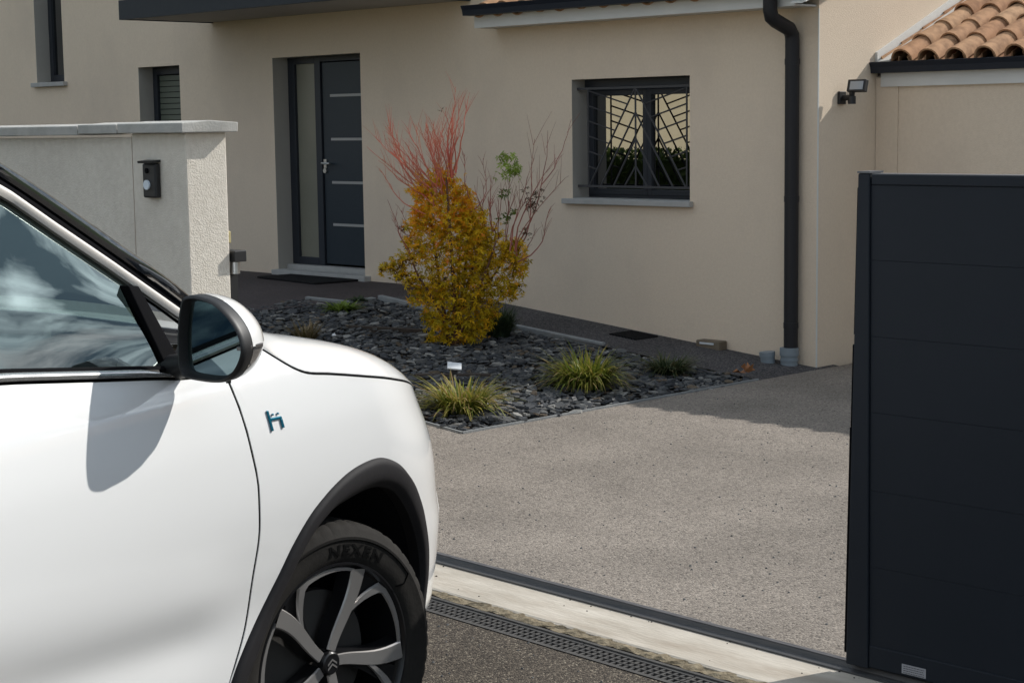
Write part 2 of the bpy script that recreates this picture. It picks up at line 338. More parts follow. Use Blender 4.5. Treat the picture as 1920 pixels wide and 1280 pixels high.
class MB:
    def __init__(s): s.v = []; s.f = []; s.m = []; s.tone = None
    def add(s, vs, fs, mi=0):
        o = len(s.v); s.v += [tuple(p) for p in vs]
        for f in fs: s.f.append(tuple(i + o for i in f)); s.m.append(mi)
    def box(s, x0, x1, y0, y1, z0, z1, mi=0, rot=None, c=None):
        vs = [(x, y, z) for z in (z0, z1) for y in (y0, y1) for x in (x0, x1)]
        if rot is not None:
            vs = [tuple(rot @ Vector(p) + Vector(c)) for p in vs]
        s.add(vs, [(0, 2, 3, 1), (4, 5, 7, 6), (0, 1, 5, 4), (1, 3, 7, 5), (3, 2, 6, 7), (2, 0, 4, 6)], mi)
    def quad(s, a, b, c, d, mi=0): s.add([a, b, c, d], [(0, 1, 2, 3)], mi)
    def tube(s, pts, rad, n=8, mi=0, cap=True, flat=None):
        pts = [Vector(p) for p in pts]; rings = []
        up = Vector((0.13, 0.31, 0.94))
        for i, p in enumerate(pts):
            a = pts[max(0, i - 1)]; b = pts[min(len(pts) - 1, i + 1)]
            t = (b - a).normalized()
            e = t.cross(up)
            if e.length < 1e-3: e = t.cross(Vector((1, 0, 0)))
            e.normalize(); g = e.cross(t)
            r = rad[i] if isinstance(rad, (list, tuple)) else rad
            rings.append([p + (e * math.cos(2 * PI * k / n) + g * math.sin(2 * PI * k / n)) * r for k in range(n)])
        vs = [q for rg in rings for q in rg]; fs = []
        for i in range(len(pts) - 1):
            for k in range(n):
                fs.append((i * n + k, i * n + (k + 1) % n, (i + 1) * n + (k + 1) % n, (i + 1) * n + k))
        if cap:
            fs.append(tuple(range(n))[::-1]); fs.append(tuple((len(pts) - 1) * n + k for k in range(n)))
        s.add(vs, fs, mi)
    def grid(s, P, mi=0, flip=False):
        nr, nc = len(P), len(P[0]); fs = []
        for i in range(nr - 1):
            for j in range(nc - 1):
                q = (i * nc + j, i * nc + j + 1, (i + 1) * nc + j + 1, (i + 1) * nc + j)
                fs.append(q[::-1] if flip else q)
        s.add([p for r in P for p in r], fs, mi)
    def prism(s, poly, axis_from, axis_to, mi=0):
        """poly: list of (a,b) -> callable gives 3-D at both ends"""
        n = len(poly); A = [axis_from(*p) for p in poly]; B = [axis_to(*p) for p in poly]
        s.add(A + B, [tuple(range(n))[::-1], tuple(range(n, 2 * n))] + [(i, (i + 1) % n, n + (i + 1) % n, n + i) for i in range(n)], mi)
    def build(s, name, mats, parent=None, smooth=False, origin=None, bevel=0, autosm=None):
        """origin = world point the vertices are made relative to (the parent's, by default)"""
        if origin is None:
            origin = Vector((0, 0, 0))
            p = parent
            while p is not None:
                if not p.get('_local'): origin = origin + p.location
                p = p.parent
            if parent is not None and root_of(parent).get('_local'): origin = Vector((0, 0, 0))
        me = bpy.data.meshes.new(name)
        me.from_pydata([tuple(Vector(v) - origin) for v in s.v], [], s.f)
        ms = mats if isinstance(mats, list) else [mats]
        for m in ms: me.materials.append(m)
        for p, k in zip(me.polygons, s.m): p.material_index = k
        if smooth:
            me.polygons.foreach_set('use_smooth', [True] * len(me.polygons))
        if s.tone:
            a = me.attributes.new('tone', 'FLOAT', 'POINT'); a.data.foreach_set('value', s.tone)
        bm = bmesh.new(); bm.from_mesh(me)
        if autosm is not None:
            for e in bm.edges:
                if len(e.link_faces) == 2 and e.calc_face_angle(0) > R(autosm): e.smooth = False
        if not s.tone and name not in KEEP_NORMALS: bmesh.ops.recalc_face_normals(bm, faces=bm.faces)
        bm.to_mesh(me); bm.free()
        o = bpy.data.objects.new(name, me); COL.objects.link(o)
        if parent is not None: o.parent = parent
        else: o.location = origin
        if bevel:
            b = o.modifiers.new('bevel', 'BEVEL'); b.width = bevel; b.segments = 2; b.limit_method = 'ANGLE'; b.angle_limit = R(40)
        return o
KEEP_NORMALS = set()
def root_of(o):
    while o.parent is not None: o = o.parent
    return o
def thing(name, label, cat, loc=(0, 0, 0), group=None, kind=None):
    o = bpy.data.objects.new(name, None); COL.objects.link(o); o.location = loc; o.empty_display_size = 0.2
    tag(o, label, cat, group, kind)
    return o
def inst(src, name, parent, loc, rot=(0, 0, 0), scale=(1, 1, 1)):
    o = src.copy(); o.name = name; COL.objects.link(o); o.parent = parent; o.location = loc; o.rotation_euler = rot; o.scale = scale
    return o
def lerp(a, b, t): return a + (b - a) * t
def smooth01(t):
    t = min(max(t, 0), 1); return t * t * (3 - 2 * t)
def gz(x, y):
    """ground height: flat drive, ramp rising along the house to the terrace"""
    return min(max(0.084 * (-7.3 - x), 0), 0.362) * smooth01((y - 5.2) / 1.6)

# ------------------------------------------------------------------ ground
def sheet(name, x0, x1, y0, y1, dx, dy, m, dz=0.0, fn=gz, skirt=0.0, slope=0.0):
    b = MB(); nx = max(1, round((x1 - x0) / dx)); ny = max(1, round((y1 - y0) / dy))
    P = []
    for j in range(ny + 1):
        P.append([(lerp(x0, x1, i / nx), lerp(y0, y1, j / ny), 0) for i in range(nx + 1)])
    P = [[(x, y, fn(x, y) + dz) for (x, y, z) in r] for r in P]
    b.grid(P)
    return b.build(name, m, smooth=True)
flat = lambda x, y: 0.0
gb = MB(); gb.quad((-400, -400, -0.06), (400, -400, -0.06), (400, 400, -0.06), (-400, 400, -0.06))
tag(gb.build('ground', MT['grass_ground']), 'flat meadow ground reaching to the horizon', None, kind='structure')
SL = -0.038
def yl(y, x, x0): return y + SL * (x - x0)
rb = MB(); rb.grid([[(x, -6.5, 0.0), (x, yl(4.165, x, -4.667), 0.0)] for x in (-40, -10, -7, -4.6, -3, 0, 3, 40)])
tag(rb.build('road', MT['road']), 'dark brown tarmac road surface outside the gate', None, kind='structure')
db = MB()
db.grid([[(x, yl(4.60, x, -4.3), 0.0), (x, 4.9, 0)] for x in (-14, -10, -7.3, -5, -3, 0, 6)])
db.grid([[(lerp(-7.285, 6, i / 20), lerp(4.9, 11.3, j / 10), 0) for i in range(21)] for j in range(11)])
db.grid([[(lerp(-14, -7.285, i / 24), lerp(4.9, 6.795, j / 12), gz(lerp(-14, -7.285, i / 24), lerp(4.9, 6.795, j / 12))) for i in range(25)] for j in range(13)])
tag(db.build('driveway', MT['drive'], smooth=True), 'pale stone-chip driveway behind the gate rail', None, kind='structure')
tag(sheet('path', -11.2, -7.285, 9.56, 10.5, 0.2, 0.2, MT['path']), 'dark sloping path along the house wall', None, kind='structure')
tag(sheet('terrace', -24, -11.2, 6.795, 10.6, 0.4, 0.4, MT['terrace']), 'dark reddish terrace in front of the door', None, kind='structure')
cb = MB()
for x0, x1 in ((-12, -5.9), (-5.896, -2.2), (-2.196, 3)):
    P = []
    for t in (0, 1):
        x = lerp(x0, x1, t)
        P.append([(x, yl(4.355, x, -4.84), -0.05), (x, yl(4.355, x, -4.84), 0.012), (x, yl(4.365, x, -4.84), 0.016), (x, yl(4.60, x, -4.3), 0.016), (x, yl(4.605, x, -4.3), -0.03)])
    cb.grid(P)
tag(cb.build('concrete_strip', MT['concrete']), 'pale concrete strip between the drain and the gate rail', None, kind='structure')
mb_ = MB()
nn = 300
P0, P1, P2 = [], [], []
rnd = random.Random(3)
for i in range(nn + 1):
    x = lerp(-8.5, 0.5, i / nn)
    P0.append((x, yl(4.313, x, -4.7) + rnd.uniform(-.007, .009), 0.0035))
    P1.append((x, yl(4.335, x, -4.84) + rnd.uniform(-.008, .006), 0.008 + rnd.uniform(-.004, .006)))
    P2.append((x, yl(4.358, x, -4.84) + rnd.uniform(-.004, .007), 0.013 + rnd.uniform(-.004, .004)))
mb_.grid([P0, P1, P2])
tag(mb_.build('moss_seam', MT['moss']), 'mossy dirt seam along the edge of the concrete strip', None, kind='stuff')

# ------------------------------------------------------------------ drain channel with cast grates
drain = thing('drain_channel', 'long slotted iron drain grate set in the tarmac in front of the gate', 'drain', (-4.6, 4.245, 0))
def dpt(x, a, z):                    # a: 0 at the road edge, 1 at the concrete edge
    return (x, lerp(yl(4.165, x, -4.667), yl(4.310, x, -4.7), a), z)
tb = MB()
xs = (-8.5, 1.0)
tb.grid([[dpt(x, a, z) for a, z in ((0, 0.003), (0.09, 0.003), (0.095, -0.09), (0.885, -0.09), (0.89, 0.003), (1.0, 0.003))] for x in xs])
tb.build('channel_body', MT['iron'], drain)
for k in range(18):
    x0 = -8.48 + k * 0.5; x1 = x0 + 0.494
    g = MB()
    def bar(xa, xb, aa, ab, zt=-0.002, zb=-0.022):
        vs = [dpt(x, a, z) for z in (zb, zt) for a in (aa, ab) for x in (xa, xb)]
        g.add(vs, [(0, 2, 3, 1), (4, 5, 7, 6), (0, 1, 5, 4), (1, 3, 7, 5), (3, 2, 6, 7), (2, 0, 4, 6)])
    rows = ((0.10, 0.205), (0.385, 0.425), (0.585, 0.625), (0.785, 0.885))
    for a0, a1 in rows: bar(x0, x1, a0, a1)
    nb = 17
    for i in range(nb + 1):
        xc = lerp(x0 + 0.006, x1 - 0.006, i / nb)
        for r_ in range(3):
            bar(xc - 0.0055, xc + 0.0055, rows[r_][1] + 0.001, rows[r_ + 1][0] - 0.001, -0.0035, -0.022)
    g.build('grate', MT['iron'], drain)

# ------------------------------------------------------------------ gate rail
rail = thing('gate_rail', 'dark steel gate rail lying along the edge of the driveway', 'rail', (-4.3, 4.6, 0))
r_ = MB()
prof = [(-0.018, 0.0), (0.072, 0.0), (0.072, 0.022), (0.052, 0.024), (0.044, 0.036), (0.030, 0.040), (0.018, 0.036), (0.010, 0.022), (-0.018, 0.018)]
def rp(x): return lambda a, z: (x, yl(4.610, x, -4.3) + a, z + 0.004)
r_.prism(prof, rp(-9.5), rp(3.0))
r_.build('rail_bar', MT['rail'], rail, autosm=30)
r_ = MB(); r_.prism([(0.043, 0.0385), (0.031, 0.0425), (0.019, 0.0385), (0.03, 0.0375)], rp(-9.49), rp(2.99))
r_.build('rail_head', MT['railtop'], rail)  # paler strip along the crown of the rail
gr = MB(); rnd = random.Random(12)
def pebble(b, x, y, z, s, rnd):
    vs = []
    for k in range(6):
        a = k * PI / 3; rr = s * rnd.uniform(.7, 1.2)
        vs.append((x + rr * math.cos(a), y + rr * math.sin(a), z))
    vs += [(x + .5 * (p[0] - x), y + .5 * (p[1] - y), z + s * rnd.uniform(.5, .9)) for p in vs[:6]]
    b.add(vs, [(k, (k + 1) % 6, 6 + (k + 1) % 6, 6 + k) for k in range(6)] + [tuple(range(6, 12))])
for k in range(26):
    x = rnd.uniform(-5.6, -2.9); y = yl(rnd.choice((rnd.uniform(4.37, 4.6), rnd.uniform(4.575, 4.60))), x, -4.5)
    pebble(gr, x, y, 0.016, rnd.uniform(.0015, .005), rnd)
tag(gr.build('grit', MT['soil']), 'scattered dark grit on the concrete strip', None, kind='stuff')
gr = MB()
for k in range(420):
    x = rnd.uniform(-7.0, -2.6); y = rnd.uniform(4.72, 8.8)
    pebble(gr, x, y, 0.0, rnd.uniform(.003, .007), rnd)
for k in range(160):
    x = rnd.uniform(-5.2, -2.6); y = rnd.uniform(3.2, 4.14)
    pebble(gr, x, y, 0.0, rnd.uniform(.003, .007), rnd)
tag(gr.build('loose_chippings', [MT['slate'][1]]), 'loose stone chippings on the driveway and road', None, kind='stuff')

# ------------------------------------------------------------------ house
HX, HY = -7.337, 10.294
house = thing('house', 'beige rendered house with dark door, clay tiled roofs and garage wing', 'house', (HX, HY, 0))
FR = 10.5                            # plane of the frames
def wall_front(b, x0, x1, z0, z1, y, opens, mi=0):
    xs = sorted({x0, x1} | {v for o in opens for v in (o[0], o[1])}); zs = sorted({z0, z1} | {v for o in opens for v in (o[2], o[3])})
    for i in range(len(xs) - 1):
        for j in range(len(zs) - 1):
            cx, cz = (xs[i] + xs[i + 1]) / 2, (zs[j] + zs[j + 1]) / 2
            if any(o[0] < cx < o[1] and o[2] < cz < o[3] for o in opens): continue
            b.quad((xs[i], y, zs[j]), (xs[i + 1], y, zs[j]), (xs[i + 1], y, zs[j + 1]), (xs[i], y, zs[j + 1]), mi)
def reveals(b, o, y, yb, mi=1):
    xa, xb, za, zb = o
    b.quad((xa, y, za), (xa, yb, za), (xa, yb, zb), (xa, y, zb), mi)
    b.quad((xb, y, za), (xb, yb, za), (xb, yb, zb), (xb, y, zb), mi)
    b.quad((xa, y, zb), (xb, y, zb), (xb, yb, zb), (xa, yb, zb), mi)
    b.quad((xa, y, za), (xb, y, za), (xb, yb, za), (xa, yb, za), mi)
O_win = (-9.703, -8.497, 1.16, 2.095)
O_door = (-13.588, -12.300, 0.30, 2.404)
O_sm = (-15.884, -15.140, 1.35, 2.390)
O_tall = (-17.930, -17.350, 2.285, 4.9)
w = MB()
wall_front(w, -14.560, -10.45, -0.3, 6.0, HY, [O_door])
wall_front(w, -10.45, HX, -0.3, 2.75, HY, [O_win])
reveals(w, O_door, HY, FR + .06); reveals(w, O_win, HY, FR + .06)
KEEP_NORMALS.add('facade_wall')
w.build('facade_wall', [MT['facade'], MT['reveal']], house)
w = MB()
wall_front(w, -26.0, -14.562, -0.3, 6.0, HY + 0.007, [O_sm, O_tall])
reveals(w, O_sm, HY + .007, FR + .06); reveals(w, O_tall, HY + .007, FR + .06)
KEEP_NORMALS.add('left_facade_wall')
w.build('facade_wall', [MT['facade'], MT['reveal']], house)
# gable side wall, house back and upper block sides
w = MB()
ridge_y, eave_z = 14.6, 2.66
rz = eave_z + 0.42 * (ridge_y - 9.98)
w.add([(HX, HY, -0.3), (HX, 19.2, -0.3), (HX, 19.2, 2.75), (HX, ridge_y, rz - .05), (HX, HY, 2.75)], [(0, 1, 2, 3, 4)])
w.quad((-10.45, HY, 2.6), (-10.45, 19.2, 2.6), (-10.45, 19.2, 6), (-10.45, HY, 6))
w.quad((-26, 19.2, -.3), (HX, 19.2, -.3), (HX, 19.2, 2.75), (-26, 19.2, 2.75))
w.quad((-26, 19.2, 2.75), (-10.45, 19.2, 2.75), (-10.45, 19.2, 6), (-26, 19.2, 6))
w.quad((-26, HY, -.3), (-26, 19.2, -.3), (-26, 19.2, 6), (-26, HY, 6))
w.quad((-26, HY, 6), (-10.45, HY, 6), (-10.45, 19.2, 6), (-26, 19.2, 6))
w.build('side_wall', MT['facade'], house)
w = MB(); w.box(HX - .006, HX + .003, HY - .003, HY + .006, 0.0, 2.52)
w.build('corner_bead', MT['white_board'], house)
# garage wing
w = MB()
w.box(HX + .004, -7.150, 11.0, 11.3, -0.3, 2.05)
w.box(-7.149, 6.5, 11.012, 11.3, -0.3, 2.05)
w.box(6.2, 6.5, 11.3, 19, -0.3, 3.0)
w.build('wing_wall', MT['facade'], house)
# canopy over the door
w = MB(); w.box(-14.555, -10.85, 9.250, 9.290, 2.775, 2.955); w.box(-14.555, -14.515, 9.29, HY - .002, 2.775, 2.955)
w.box(-10.89, -10.85, 9.29, HY - .002, 2.775, 2.955)
cn = w.build('canopy', MT['anthr'], house)
w = MB(); w.box(-14.515, -10.89, 9.29, HY - .002, 2.782, 2.94); w.build('canopy_soffit', MT['soffit'], cn)

# --- tiles
def tile_mesh(cover=True):
    b = MB(); n = 9; L = 0.42; r0, r1 = (0.088, 0.074)
    A, Bq, C, D_ = [], [], [], []
    for k in range(n + 1):
        a = PI * k / n
        for lst, y, r in ((A, 0, r0), (Bq, L, r1), (C, 0, r0 - .013), (D_, L, r1 - .013)):
            lst.append((r * math.cos(a), y, r * math.sin(a) * 1.0))
    b.grid([A, Bq]); b.grid([D_, C]); b.grid([C, A]); b.grid([Bq, D_])
    b.quad(A[0], Bq[0], D_[0], C[0]); b.quad(A[-1], Bq[-1], D_[-1], C[-1])
    return b
tm = tile_mesh().build('roof_tile', MT['tile'], smooth=True, autosm=40)
TILE = tm
pitch = math.atan(0.42)
def tile_roof(roof, x0, cols, rows, y0, z0, sp=0.225, ex=0.30, first=False, seed=1):
    rnd = random.Random(seed)
    for i in range(cols):
        for j in range(rows):
            x = x0 + i * sp + rnd.uniform(-.006, .006); s = j * ex + rnd.uniform(-.012, .012)
            y = y0 + s * math.cos(pitch); z = z0 + s * math.sin(pitch)
            pl = roof.parent.location
            t = inst(TILE, 'roof_tile', roof, (x - HX, y - HY, z + 0.012), (pitch - 0.035, rnd.uniform(-.03, .03), rnd.uniform(-.02, .02)), (1.0, 1.0, rnd.uniform(.92, 1.04)))
            if j < 6 and i < cols:
                u = inst(TILE, 'roof_tile', roof, (x - sp / 2 - HX, y + 0.02 - HY, z + 0.045), (-(pitch - .035), PI + rnd.uniform(-.02, .02), 0), (0.9, 1.0, 0.85))
def corrugated(x0, x1, y0, y1, z0, sp=0.225, dz=0.0):
    b = MB(); n = int((x1 - x0) / sp * 6); P = []
    for s in range(0, 13):
        y = lerp(y0, y1, s / 12); z = z0 + (y - y0) * 0.42
        P.append([(lerp(x0, x1, k / n), y, z + dz + 0.05 + 0.045 * math.cos(2 * PI * (lerp(x0, x1, k / n) - x0) / sp)) for k in range(n + 1)])
    b.grid(P); return b
# wing roof
w = MB(); WX0, WX1 = HX + 0.002, 6.9
w.prism([(11.02, 2.12), (16.5, 2.12 + 5.48 * .42), (16.5, 2.06 + 5.48 * .42), (11.02, 2.06)], lambda a, z: (WX0, a, z), lambda a, z: (WX1, a, z))
wroof = w.build('roof', MT['wood'], house)
tile_roof(wroof, -7.118, 16, 8, 10.99, 2.150, seed=5)
cw = corrugated(-7.118, WX1, 10.99 + 2.34 * math.cos(pitch), 16.4, 2.150 + 2.34 * math.sin(pitch)); cw.build('tile_field', MT['tile'], wroof, smooth=True)['kind'] = 'stuff'
cw = corrugated(-7.118 + 16 * .225, WX1, 10.99, 10.99 + 2.34 * math.cos(pitch), 2.150); cw.build('tile_field', MT['tile'], wroof, smooth=True)['kind'] = 'stuff'
w = MB(); w.prism([(-.10, 2.125), (0.0, 2.045 + .07), (0.0, 2.045)], lambda a, z: (0, 0, 0), lambda a, z: (0, 0, 0)) if 0 else None
def gutter(name, x0, x1, y, z, m, end_left=True):
    """ogee gutter: front profile falls inward towards the bottom; y,z = top front lip"""
    b = MB()
    pr = [(0.0, 0.0), (0.006, -0.012), (0.018, -0.035), (0.026, -0.078), (0.115, -0.078), (0.12, 0.0), (0.113, 0.0), (0.108, -0.07), (0.032, -0.07), (0.014, -0.004), (0.010, 0.002)]
    b.prism(pr, lambda a, zz: (x0, y + a, z + zz), lambda a, zz: (x1, y + a, z + zz))
    fill = [(0.002, -0.002), (0.018, -0.035), (0.026, -0.078), (0.115, -0.078), (0.12, 0.0)]
    b.prism(fill, lambda a, zz: (x0 - .004, y + a, z + zz), lambda a, zz: (x0 - .0005, y + a, z + zz))
    return b.build(name, m, house, autosm=30)
gutter('gutter', HX + 0.006, 6.9, 10.905, 2.158, MT['gutter'])
w = MB(); w.box(HX + .05, 6.9, 11.028 - .0, 11.034, 1.985, 2.078) if 0 else w.box(-7.285, 6.9, 10.985, 10.999, 1.982, 2.10)
w.build('fascia_board', MT['white_board'], house)
w = MB(); w.box(-7.285, 6.9, 10.999, 11.034, 1.984, 1.998); w.build('soffit_board', MT['white_board'], house)
# sloping flashing on the side wall
w = MB()
fl = [(10.985, 2.155), (16.3, 2.155 + 5.315 * .42), (16.3, 2.155 + 5.315 * .42 + .075), (10.985, 2.23)]
w.prism(fl, lambda a, z: (HX + .002, a, z), lambda a, z: (HX + .022, a, z))
w.prism([(10.985, 2.150), (16.3, 2.150 + 5.315 * .42), (16.3, 2.164 + 5.315 * .42), (10.985, 2.164)], lambda a, z: (HX + .0225, a, z), lambda a, z: (HX + .125, a, z + .01))
w.build('roof_flashing', MT['white_board'], house)
# main roof
MX0, MX1 = -10.43, HX + 0.13
w = MB()
w.prism([(10.06, 2.635), (ridge_y, 2.61 + (ridge_y - 10.0) * .42), (19.3, 2.61), (19.3, 2.55), (ridge_y, 2.55 + (ridge_y - 10.0) * .42), (10.06, 2.575)], lambda a, z: (MX0, a, z), lambda a, z: (MX1 - .02, a, z))
mroof = w.build('roof', MT['wood'], house)
tile_roof(mroof, -10.36, 14, 4, 9.985, 2.635, seed=9)
cw = corrugated(-10.36, MX1, 9.985 + 1.14 * math.cos(pitch), ridge_y, 2.635 + 1.14 * math.sin(pitch)); cw.build('tile_field', MT['tile'], mroof, smooth=True)['kind'] = 'stuff'
gutter('gutter', -10.572, HX + .13, 9.915, 2.705, MT['gutter'])
w = MB(); w.box(-10.545, MX1 - .15, 10.04, 10.055, 2.530, 2.68); w.box(-10.545, -10.531, 10.055, HY - .002, 2.530, 2.70)
w.build('fascia_board', MT['white_board'], house)
w = MB(); w.box(-10.531, MX1 - .151, 10.055, HY - .002, 2.533, 2.545); w.build('soffit_board', MT['white_board'], house)
w = MB()
w.prism([(9.96, 2.545), (ridge_y, 2.545 + (ridge_y - 9.96) * .42), (ridge_y, 2.70 + (ridge_y - 9.96) * .42), (9.96, 2.70)], lambda a, z: (MX1 - .02, a, z), lambda a, z: (MX1, a, z))
w.prism([(9.96, 2.540), (ridge_y, 2.540 + (ridge_y - 9.96) * .42), (ridge_y, 2.552 + (ridge_y - 9.96) * .42), (9.96, 2.552)], lambda a, z: (HX + .002, a, z), lambda a, z: (MX1 - .021, a, z))
w.build('barge_board', MT['white_board'], house)
# downpipe
w = MB()
px = -7.517
path = [(px, 10.232, 0.10), (px, 10.232, 2.30), (px, 10.226, 2.345), (px, 10.195, 2.385), (px, 10.04, 2.435), (px, 9.99, 2.46), (px, 9.975, 2.505), (px, 9.975, 2.64)]
w.tube(path, 0.051, 16)
dp = w.build('downpipe', MT['pipe'], house, smooth=True, autosm=50)
for zc, rr in ((2.16, .054), (1.2, .054), (0.30, .054)):
    w = MB(); w.tube([(px, 10.232, zc - .02), (px, 10.232, zc + .02)], rr, 16)
    w.build('pipe_clip', MT['pipe'], dp, smooth=True, autosm=50)
w = MB(); w.tube([(px, 10.215, -0.02), (px, 10.215, 0.085)], 0.062, 18); w.tube([(px, 10.215, 0.085), (px, 10.215, 0.14)], 0.068, 18); w.tube([(px, 10.215, 0.045), (px, 10.215, 0.058)], 0.066, 18)
w.build('pipe_collar', MT['pvc'], dp, smooth=True, autosm=50)
# door step
w = MB(); w.box(-13.60, -12.22, 10.215, HY + .1, 0.2, 0.408); w.box(-13.586, -12.302, HY + .1, FR + .02, 0.2, 0.45)
w.build('door_step', MT['sill'], house, bevel=.006)
# door
w = MB()
X0, X1, Z0, Z1 = -13.588, -12.30, 0.452, 2.404
w.box(X0, X0 + .10, FR - .03, FR + .05, Z0, Z1); w.box(-13.185, -13.10, FR - .03, FR + .05, Z0, Z1); w.box(-12.345, X1, FR - .03, FR + .05, Z0, Z1)
w.box(X0 + .10, -13.185, FR - .03, FR + .05, Z1 - .06, Z1); w.box(-13.10, -12.345, FR - .03, FR + .05, Z1 - .05, Z1)
w.box(X0 + .10, -13.185, FR - .03, FR + .05, Z0, Z0 + .07)
dfr = w.build('front_door', MT['frame'], house, bevel=.004)
w = MB(); w.box(-13.09, -12.352, FR - .012, FR + .03, 0.47, 2.348)
leaf = w.build('door_leaf', MT['door'], dfr, bevel=.004)
w = MB(); w.box(X0 + .10, -13.185, FR + .0, FR + .02, 0.522, 2.344); w.build('side_pane', MT['frost'], dfr)
for zc in (2.040, 1.637, 1.236, 0.842):
    w = MB(); w.box(-12.975, -12.356, FR - .016, FR - .0105, zc - .012, zc + .012); w.build('metal_strip', MT['satin'], dfr)
w = MB(); w.box(-13.085, -13.045, FR - .022, FR - .013, 1.37, 1.45)
w.tube([(-13.065, FR - .02, 1.415), (-13.065, FR - .065, 1.415), (-13.05, FR - .068, 1.415), (-12.94, FR - .068, 1.412)], .010, 10)
w.build('handle', MT['steel'], dfr, smooth=True, autosm=40)
w = MB(); w.tube([(-13.065, FR - .03, 1.345), (-13.065, FR - .012, 1.345)], .024, 14); w.build('lock_rosette', MT['steel'], dfr, smooth=True, autosm=40)
w = MB(); w.box(-13.59, -12.302, FR - .05, FR + .05, 0.43, 0.452); w.build('threshold', MT['steel'], dfr) if 0 else None
# window
def rect_frame(b, x0, x1, z0, z1, t, y0, y1):
    b.box(x0, x0 + t, y0, y1, z0, z1); b.box(x1 - t, x1, y0, y1, z0, z1)
    b.box(x0 + t, x1 - t, y0, y1, z0, z0 + t); b.box(x0 + t, x1 - t, y0, y1, z1 - t, z1)
w = MB()
rect_frame(w, -9.70, -8.50, 1.165, 2.030, .022, FR - .02, FR + .05)
wf = w.build('window', MT['frame'], house, bevel=.003)
for (a, b_) in ((-9.677, -9.071), (-9.069, -8.523)):
    w = MB(); rect_frame(w, a, b_, 1.188, 2.007, .043, FR - .032, FR + .03); w.build('casement', MT['frame'], wf, bevel=.003)
    w = MB(); w.box(a + .043, b_ - .043, FR - .005, FR + .012, 1.231, 1.964); w.build('pane', MT['pane'], wf)
w = MB(); w.box(-9.70, -8.50, FR - .06, FR + .05, 2.032, 2.093); w.build('shutter_box', MT['frame'], wf, bevel=.004)
w = MB(); w.box(-9.785, -8.462, 10.245, HY - .001, 1.117, 1.158); w.box(-9.701, -8.499, HY - .001, FR + .02, 1.117, 1.163); w.build('window_sill', MT['sill'], wf, bevel=.004)
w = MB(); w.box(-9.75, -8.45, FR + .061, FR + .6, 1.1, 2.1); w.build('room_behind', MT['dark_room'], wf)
# grille
gy = 10.36
gx0, gx1, gz0, gz1 = -9.700, -8.500, 1.256, 2.022
gl_, gr_, gm = -9.590, -8.580, -9.092
w = MB(); w.box(gx0, gx1, gy - .009, gy + .009, gz1 - .009, gz1 + .009)
grille = w.build('window_grille', MT['grille'], house)
def bar(a, b_, r=.0075):
    w = MB(); w.tube([(a[0], gy, a[1]), (b_[0], gy, b_[1])], r, 6); w.build('bar', MT['grille'], grille)
w = MB(); w.box(gx0, gx1, gy - .009, gy + .009, gz0 - .009, gz0 + .009); w.build('bar', MT['grille'], grille)
for x in (gl_, gr_, gm): bar((x, gz0), (x, gz1))
H = gz1 - gz0
for f, k in ((0.0, 0.985), (0.25, 0.74), (0.51, 0.47), (0.79, 0.24)):
    za = gz1 - f * H
    bar((gm, za), (lerp(gm, gl_, k), gz0)); bar((gm, za), (lerp(gm, gr_, k), gz0))
def outer(side, z):                 # x on the outer diagonal at height z
    return lerp(gm, side, .985 * (gz1 - z) / H)
for i in range(6):
    za = gz1 - (0.02 + i * 0.155) * H
    for side in (gl_, gr_):
        zb = za
        for _ in range(20):
            xb = outer(side, zb); zb = za - 0.27 * abs(xb - side)
        bar((side, za), (xb, zb), .0065)
# small shuttered window
w = MB(); rect_frame(w, -15.88, -15.144, 1.36, 2.388, .075, FR - .03, FR + .05)
sw = w.build('window', MT['frame'], house, bevel=.003)
for k in range(15):
    z = 1.44 + k * .058
    w = MB(); w.box(-15.80, -15.22, FR - .0, FR + .012, z, z + .050); w.build('shutter_slat', MT['slat'], sw)
w = MB(); w.box(-15.93, -15.10, 10.26, FR, 1.30, 1.348); w.build('window_sill', MT['sill'], sw)
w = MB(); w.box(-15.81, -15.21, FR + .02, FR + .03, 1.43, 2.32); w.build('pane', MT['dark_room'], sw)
# tall narrow window
w = MB(); rect_frame(w, -17.926, -17.354, 2.30, 4.89, .07, FR - .03, FR + .05)
tw = w.build('window', MT['frame'], house, bevel=.003)
w = MB(); w.box(-17.856, -17.424, FR, FR + .02, 2.37, 4.82); w.build('pane', MT['pane'], tw)
w = MB(); w.box(-17.99, -17.29, 10.25, FR, 2.238, 2.284); w.build('window_sill', MT['sill'], tw, bevel=.004)
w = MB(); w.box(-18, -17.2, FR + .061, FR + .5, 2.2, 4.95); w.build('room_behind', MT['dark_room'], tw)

# ------------------------------------------------------------------ small things on and by the house
fl_ = thing('floodlight', 'black sensor floodlight on the sunlit side wall below the eave', 'floodlight', (HX, 10.57, 1.90))
w = MB(); w.box(HX + .001, HX + .022, 10.52, 10.60, 1.86, 1.95); w.build('wall_plate', MT['black'], fl_, bevel=.004)
w = MB(); w.tube([(HX + .02, 10.565, 1.905), (HX + .08, 10.56, 1.905), (HX + .10, 10.555, 1.915), (HX + .105, 10.55, 1.955)], .021, 12); w.build('arm', MT['black'], fl_, smooth=True, autosm=50)
w = MB(); w.tube([(HX + .10, 10.555, 1.86), (HX + .10, 10.555, 1.915)], .028, 14); w.build('motion_sensor', MT['black'], fl_, smooth=True, autosm=50)
rot = Matrix.Rotation(R(-14), 3, 'X')
c0 = (HX + .15, 10.55, 1.985)
w = MB(); w.box(-.074, .074, -.02, .02, -.043, .043, 0, rot, c0); w.box(-.045, .045, .02, .045, -.026, .026, 0, rot, c0); hd = w.build('lamp_head', MT['black'], fl_, bevel=.004)
